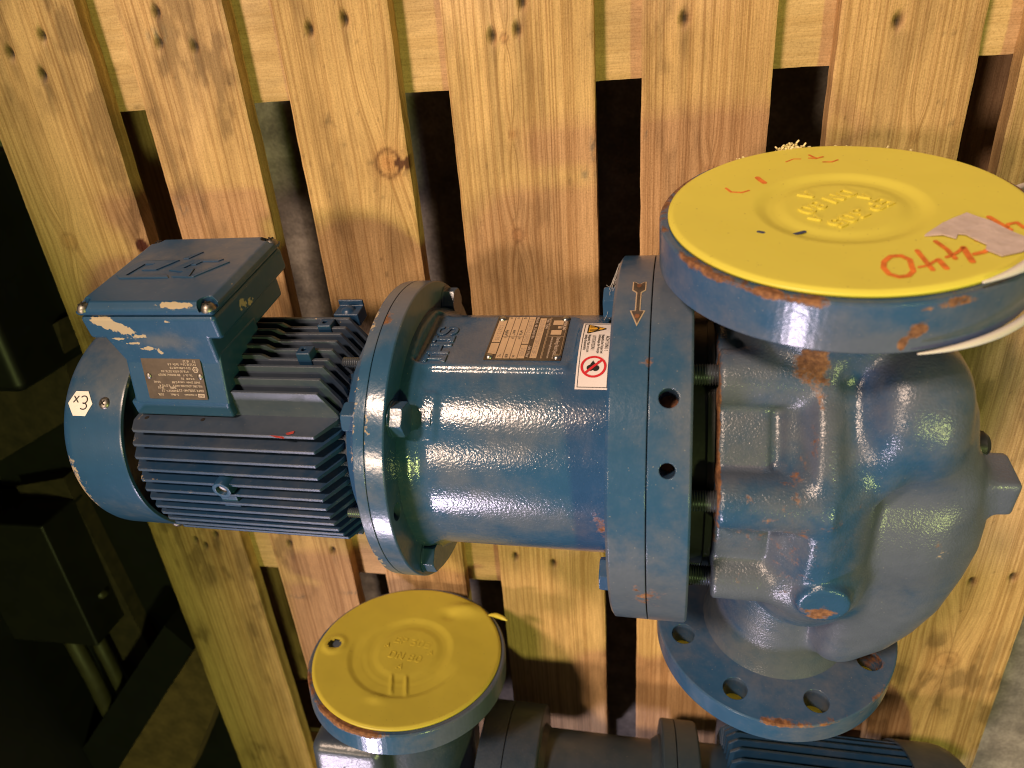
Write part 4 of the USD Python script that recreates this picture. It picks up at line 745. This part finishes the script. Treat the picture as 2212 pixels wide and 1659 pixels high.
tagp = Polygon([(.036, .0440), (.0480, .0300), (.0635, .0175), (.0720, .0290), (.0830, .0500), (.0850, .0590), (.0760, .0650), (.0660, .0690), (.0610, .0620), (.0630, .0560), (.0590, .0500), (.0560, .0440), (.0520, .0430), (.0500, .0480), (.0450, .0440)]).buffer(.0004)
tg = extrude(tagp, .0006); tg = trimesh.Trimesh(*trimesh.remesh.subdivide_to_size(tg.vertices, tg.faces, .004)); tg.vertices[:, 2] += (fbm(np.c_[tg.vertices[:, :2], np.zeros(len(tg.vertices))], 90, 3, 4) - .5) * .0012
obj('torn_label', xf(tg, frame((0, .0046, 0), (1, 0, 0), (0, 0, 1), (0, -1, 0))), 'paper_tag', cap1, smooth=30, label='torn pinkish white paper label')
sh = []
for k in range(110):
    t = RNG.normal(-1.76 if k < 95 else -1.6, .05 if k < 95 else .25); r_ = .1030 + RNG.normal(0, .0012); o = np.array([r_ * math.cos(t), .002 + abs(RNG.normal(0, .0022 if k < 60 else .0006)), r_ * math.sin(t)])
    m = trimesh.creation.box([RNG.uniform(.0008, .0028), RNG.uniform(.0004, .001), RNG.uniform(.0006, .0016)]); m.apply_transform(trimesh.transformations.random_rotation_matrix(RNG.random(3))); m.apply_translation(o); sh.append(m)
tag(stage.GetPrimAtPath(obj('frayed_edge', sh, 'yellow_shred', cap1)), kind='stuff')
# under the lower flange: the cap whose face shows through the holes
C3 = P0 + PR @ np.array([.3157, -.2557, 0])
m = cap_mesh(.1030, seed=5); R3 = PR @ np.diag([1., -1., -1.])
cap3 = thing('flange_cap', 'yellow cap under the lower flange, seen only through its bolt holes', 'flange cap', R3, C3)
obj('cap_disc', m, 'yellow_plastic', cap3, smooth=True)

# ------------------------------------------------------------------ white cable round the upper flange
cv = []
for t in np.linspace(78, -25, 14): cv.append((.3176 + .1135 * math.cos(math.radians(t)), .1565 + .004 * math.sin(math.radians(t + 30)), .1135 * math.sin(math.radians(t))))
cv += [(.432, .166, -.065), (.440, .182, -.045), (.434, .1945, -.01)]
for t in np.linspace(6, 63, 8): cv.append((.3176 + .1085 * math.cos(math.radians(t)), .1935, .1085 * math.sin(math.radians(t))))
cvw = np.array(cv) @ PR.T + P0
rr = np.full(len(cv), .0024); rr[:3] = (.0005, .0014, .0020); rr[-3:] = (.0030, .0018, .0007)
p = obj('cable', tube(cvw, rr, 12, 5), 'cable_white', smooth=True)
tag(stage.GetPrimAtPath(p), 'white cable looped round the rim of the upper flange', 'cable')

# ------------------------------------------------------------------ the smaller grey-blue pump at the lower edge
def rotx(t): c, s = math.cos(t), math.sin(t); return np.array([[1, 0, 0], [0, c, -s], [0, s, c]])
def rotz(t): c, s = math.cos(t), math.sin(t); return np.array([[c, -s, 0], [s, c, 0], [0, 0, 1]])
R2 = rotz(math.radians(-2)) @ rotx(math.radians(-4)); C2 = np.array([-.057, -.305, .117])
O2 = C2 - R2 @ np.array([-.0, .215, 0])
pump2 = thing('grey_pump', 'dusty grey blue pump with a scribbled mark, cut off by the lower edge', 'pump', R2, O2)
fl2 = dense(tm(lathe_v([(.187, .04), (.187, .1065), (.1885, .108), (.2125, .108), (.214, .1065), (.214, .04)], 128)), .006)
def wf2(v):
    o = np.zeros((len(v), 3)); a = np.arctan2(v[:, 2], v[:, 0]); e = np.exp(-((v[:, 1] - .214) / .006) ** 2) * smooth_lin(np.hypot(v[:, 0], v[:, 2]), .098, .105)
    o[:, 0] = e * (.14 + .75 * np.exp(-((a - 1.9) / .35) ** 2) + .3 * np.exp(-((a - 2.6) / .3) ** 2)); o[:, 1] = .15 - .25 * np.exp(-((a - 1.9) / .5) ** 2); return o
obj('flange', fl2, 'paint_flange', pump2, smooth=30, wear=wf2)
S = SDF((-.12, -.16, -.13), (.075, .195, .13), .003)
S.add(S.cv(-.1, .190, .070, u=-.002, rd=.004), 0); S.add(S.cu(-.085, .052, .100, rd=.01), .012); S.add(S.box((-.045, .105, .045), (.040, .06, .045), .012), .012)
obj('pump_casing', S.mesh(), 'paint_grey', pump2, smooth=True, wear=wearfn([(1, (-.04, .1, .09), (.05, .08, .05), .3)], (0, .1, 0)))
obj('adapter_flange', [lathe_u([(.078, .05), (.078, .1060), (.080, .1075), (.1070, .1075), (.1070, .05)], 120), lathe_u([(.1080, .05), (.1080, .1075), (.1440, .1075), (.1455, .1060), (.1455, .05)], 120)], 'paint_grey', pump2, smooth=30)
obj('lantern', lathe_u([(.144, 0), (.144, .088), (.152, .082), (.272, .082), (.280, .088), (.284, .088), (.284, 0)], 120), 'paint_grey', pump2, smooth=30)
obj('motor_flange', [lathe_u([(.2830, .05), (.2830, .1060), (.2845, .107), (.2975, .107), (.2975, .05)], 120), lathe_u([(.2985, .05), (.2985, .107), (.3215, .107), (.3235, .1050), (.3235, .05)], 120)], 'paint_grey', pump2, smooth=30)
v_, w_ = ang(70, .095); obj('flange_bolt', hexbolt((.2832, v_, w_), (-1, 0, 0), .017, .011, .2), 'paint_grey', pump2, smooth=20)
obj('flange_bolt', hexbolt((.1456, *ang(62, .093)), (1, 0, 0), .017, .011, .2), 'paint_grey', pump2, smooth=20)
obj('motor_housing', lathe_u([(.323, 0), (.323, .085), (.56, .085), (.56, 0)], 96), 'paint_fin', pump2, smooth=30)
for k in range(22):
    t = -74 + k * 8.0; vv, ww = ang(t, 1)
    obj('cooling_fin', xf(extrude(Polygon([(.352, .07), (.356, .104), (.366, .1095), (.548, .1095), (.552, .07)]).buffer(-.001).buffer(.001), .0035), frame((0, 0, 0), (1, 0, 0), (0, vv, ww), np.cross((1, 0, 0), (0, vv, ww)))), 'paint_fin', pump2)
obj('fan_cover', lathe_u([(.545, .1098), (.545, .1125)] + [(.585 + .028 * math.sin(t), .0845 + .028 * math.cos(t)) for t in np.linspace(0, PI / 2, 8)] + [(.615, .05), (.615, 0), (.612, 0), (.595, .09), (.580, .1098)], 110), 'paint_grey', pump2, smooth=40)
obj('cover_screw', cyl_dir((.557, *ang(28, .108)), (0, *ang(28, 1)), .003, .004, 16, dome=1), 'steel', pump2)
scr = stroke([(0, 0), (.006, .006), (.004, .014), (-.004, .014), (-.008, .006), (-.002, -.002), (.006, .004), (.012, .016), (.013, .022)], .0011); scr2 = stroke([(.013, .018), (.014, .0), (.022, -.002), (.026, .008), (.020, .014), (.014, .008)], .0011)
obj('scribble', [xf(m, frame((-.062, .115, .0912), (1, 0, 0), (0, 1, 0), (0, 0, 1))) for m in (scr, scr2)], 'marker_grey', pump2)
cst = text('KV 91 4', .012, .0012, True); obj('cast_letters', on_cyl(cst, .0822, .0, 0) if False else xf(cst, frame((.168, .052, .0640), (1, 0, 0), (0, -.61, .79) if False else (0, .79, -.61), (0, .61, .79))), 'paint_grey', pump2)
bs = cyl_dir((.243, .042, .062), (0, .55, .83), .020, .0145, 28, .002); obj('boss', bs, 'paint_grey', pump2, smooth=30)
C2b = O2 + R2 @ np.array([0, .2142, 0])
cap2 = thing('flange_cap', 'worn yellow cap with a punched hole, on the grey pump', 'flange cap', R2, C2b)
obj('cap_disc', cap_mesh(.1030, seed=9, warp=.0012, hole=(-.084, .002), ridges=True), 'yellow_old', cap2, smooth=True)
obj('torn_flap', tube([(.078, .004, -.066), (.088, .0065, -.064), (.096, .0075, -.060), (.102, .007, -.057)], (.0012, .0030, .0026, .001), 10), 'yellow_old', cap2, smooth=True)
e2 = np.array([.985, .17]); e2 = np.array([.99, .1]); u2 = np.array([.1, -.99])
obj('cap_lettering', [ctext('EP 305', .0095, 0, .0140, e2, u2, .0017), ctext('A', .006, -.026, .004, e2, u2, .0019), ctext('A', .006, .026, .004, e2, u2, .0019), ctext('DN 80', .0095, .0, -.0080, e2, u2, .0019), ctext('A', .008, .0, -.022, e2, u2, .0019)], 'yellow_old', cap2)

# ------------------------------------------------------------------ dark things to the left of the pallet
def slab(poly, z0, z1): m = extrude(Polygon(poly), z1 - z0); m.apply_translation([0, 0, z0]); return m
def top(name, mesh, m, label, c_, smooth=False):
    p = obj(name, mesh, m, smooth=smooth); tag(stage.GetPrimAtPath(p), label, c_); return p
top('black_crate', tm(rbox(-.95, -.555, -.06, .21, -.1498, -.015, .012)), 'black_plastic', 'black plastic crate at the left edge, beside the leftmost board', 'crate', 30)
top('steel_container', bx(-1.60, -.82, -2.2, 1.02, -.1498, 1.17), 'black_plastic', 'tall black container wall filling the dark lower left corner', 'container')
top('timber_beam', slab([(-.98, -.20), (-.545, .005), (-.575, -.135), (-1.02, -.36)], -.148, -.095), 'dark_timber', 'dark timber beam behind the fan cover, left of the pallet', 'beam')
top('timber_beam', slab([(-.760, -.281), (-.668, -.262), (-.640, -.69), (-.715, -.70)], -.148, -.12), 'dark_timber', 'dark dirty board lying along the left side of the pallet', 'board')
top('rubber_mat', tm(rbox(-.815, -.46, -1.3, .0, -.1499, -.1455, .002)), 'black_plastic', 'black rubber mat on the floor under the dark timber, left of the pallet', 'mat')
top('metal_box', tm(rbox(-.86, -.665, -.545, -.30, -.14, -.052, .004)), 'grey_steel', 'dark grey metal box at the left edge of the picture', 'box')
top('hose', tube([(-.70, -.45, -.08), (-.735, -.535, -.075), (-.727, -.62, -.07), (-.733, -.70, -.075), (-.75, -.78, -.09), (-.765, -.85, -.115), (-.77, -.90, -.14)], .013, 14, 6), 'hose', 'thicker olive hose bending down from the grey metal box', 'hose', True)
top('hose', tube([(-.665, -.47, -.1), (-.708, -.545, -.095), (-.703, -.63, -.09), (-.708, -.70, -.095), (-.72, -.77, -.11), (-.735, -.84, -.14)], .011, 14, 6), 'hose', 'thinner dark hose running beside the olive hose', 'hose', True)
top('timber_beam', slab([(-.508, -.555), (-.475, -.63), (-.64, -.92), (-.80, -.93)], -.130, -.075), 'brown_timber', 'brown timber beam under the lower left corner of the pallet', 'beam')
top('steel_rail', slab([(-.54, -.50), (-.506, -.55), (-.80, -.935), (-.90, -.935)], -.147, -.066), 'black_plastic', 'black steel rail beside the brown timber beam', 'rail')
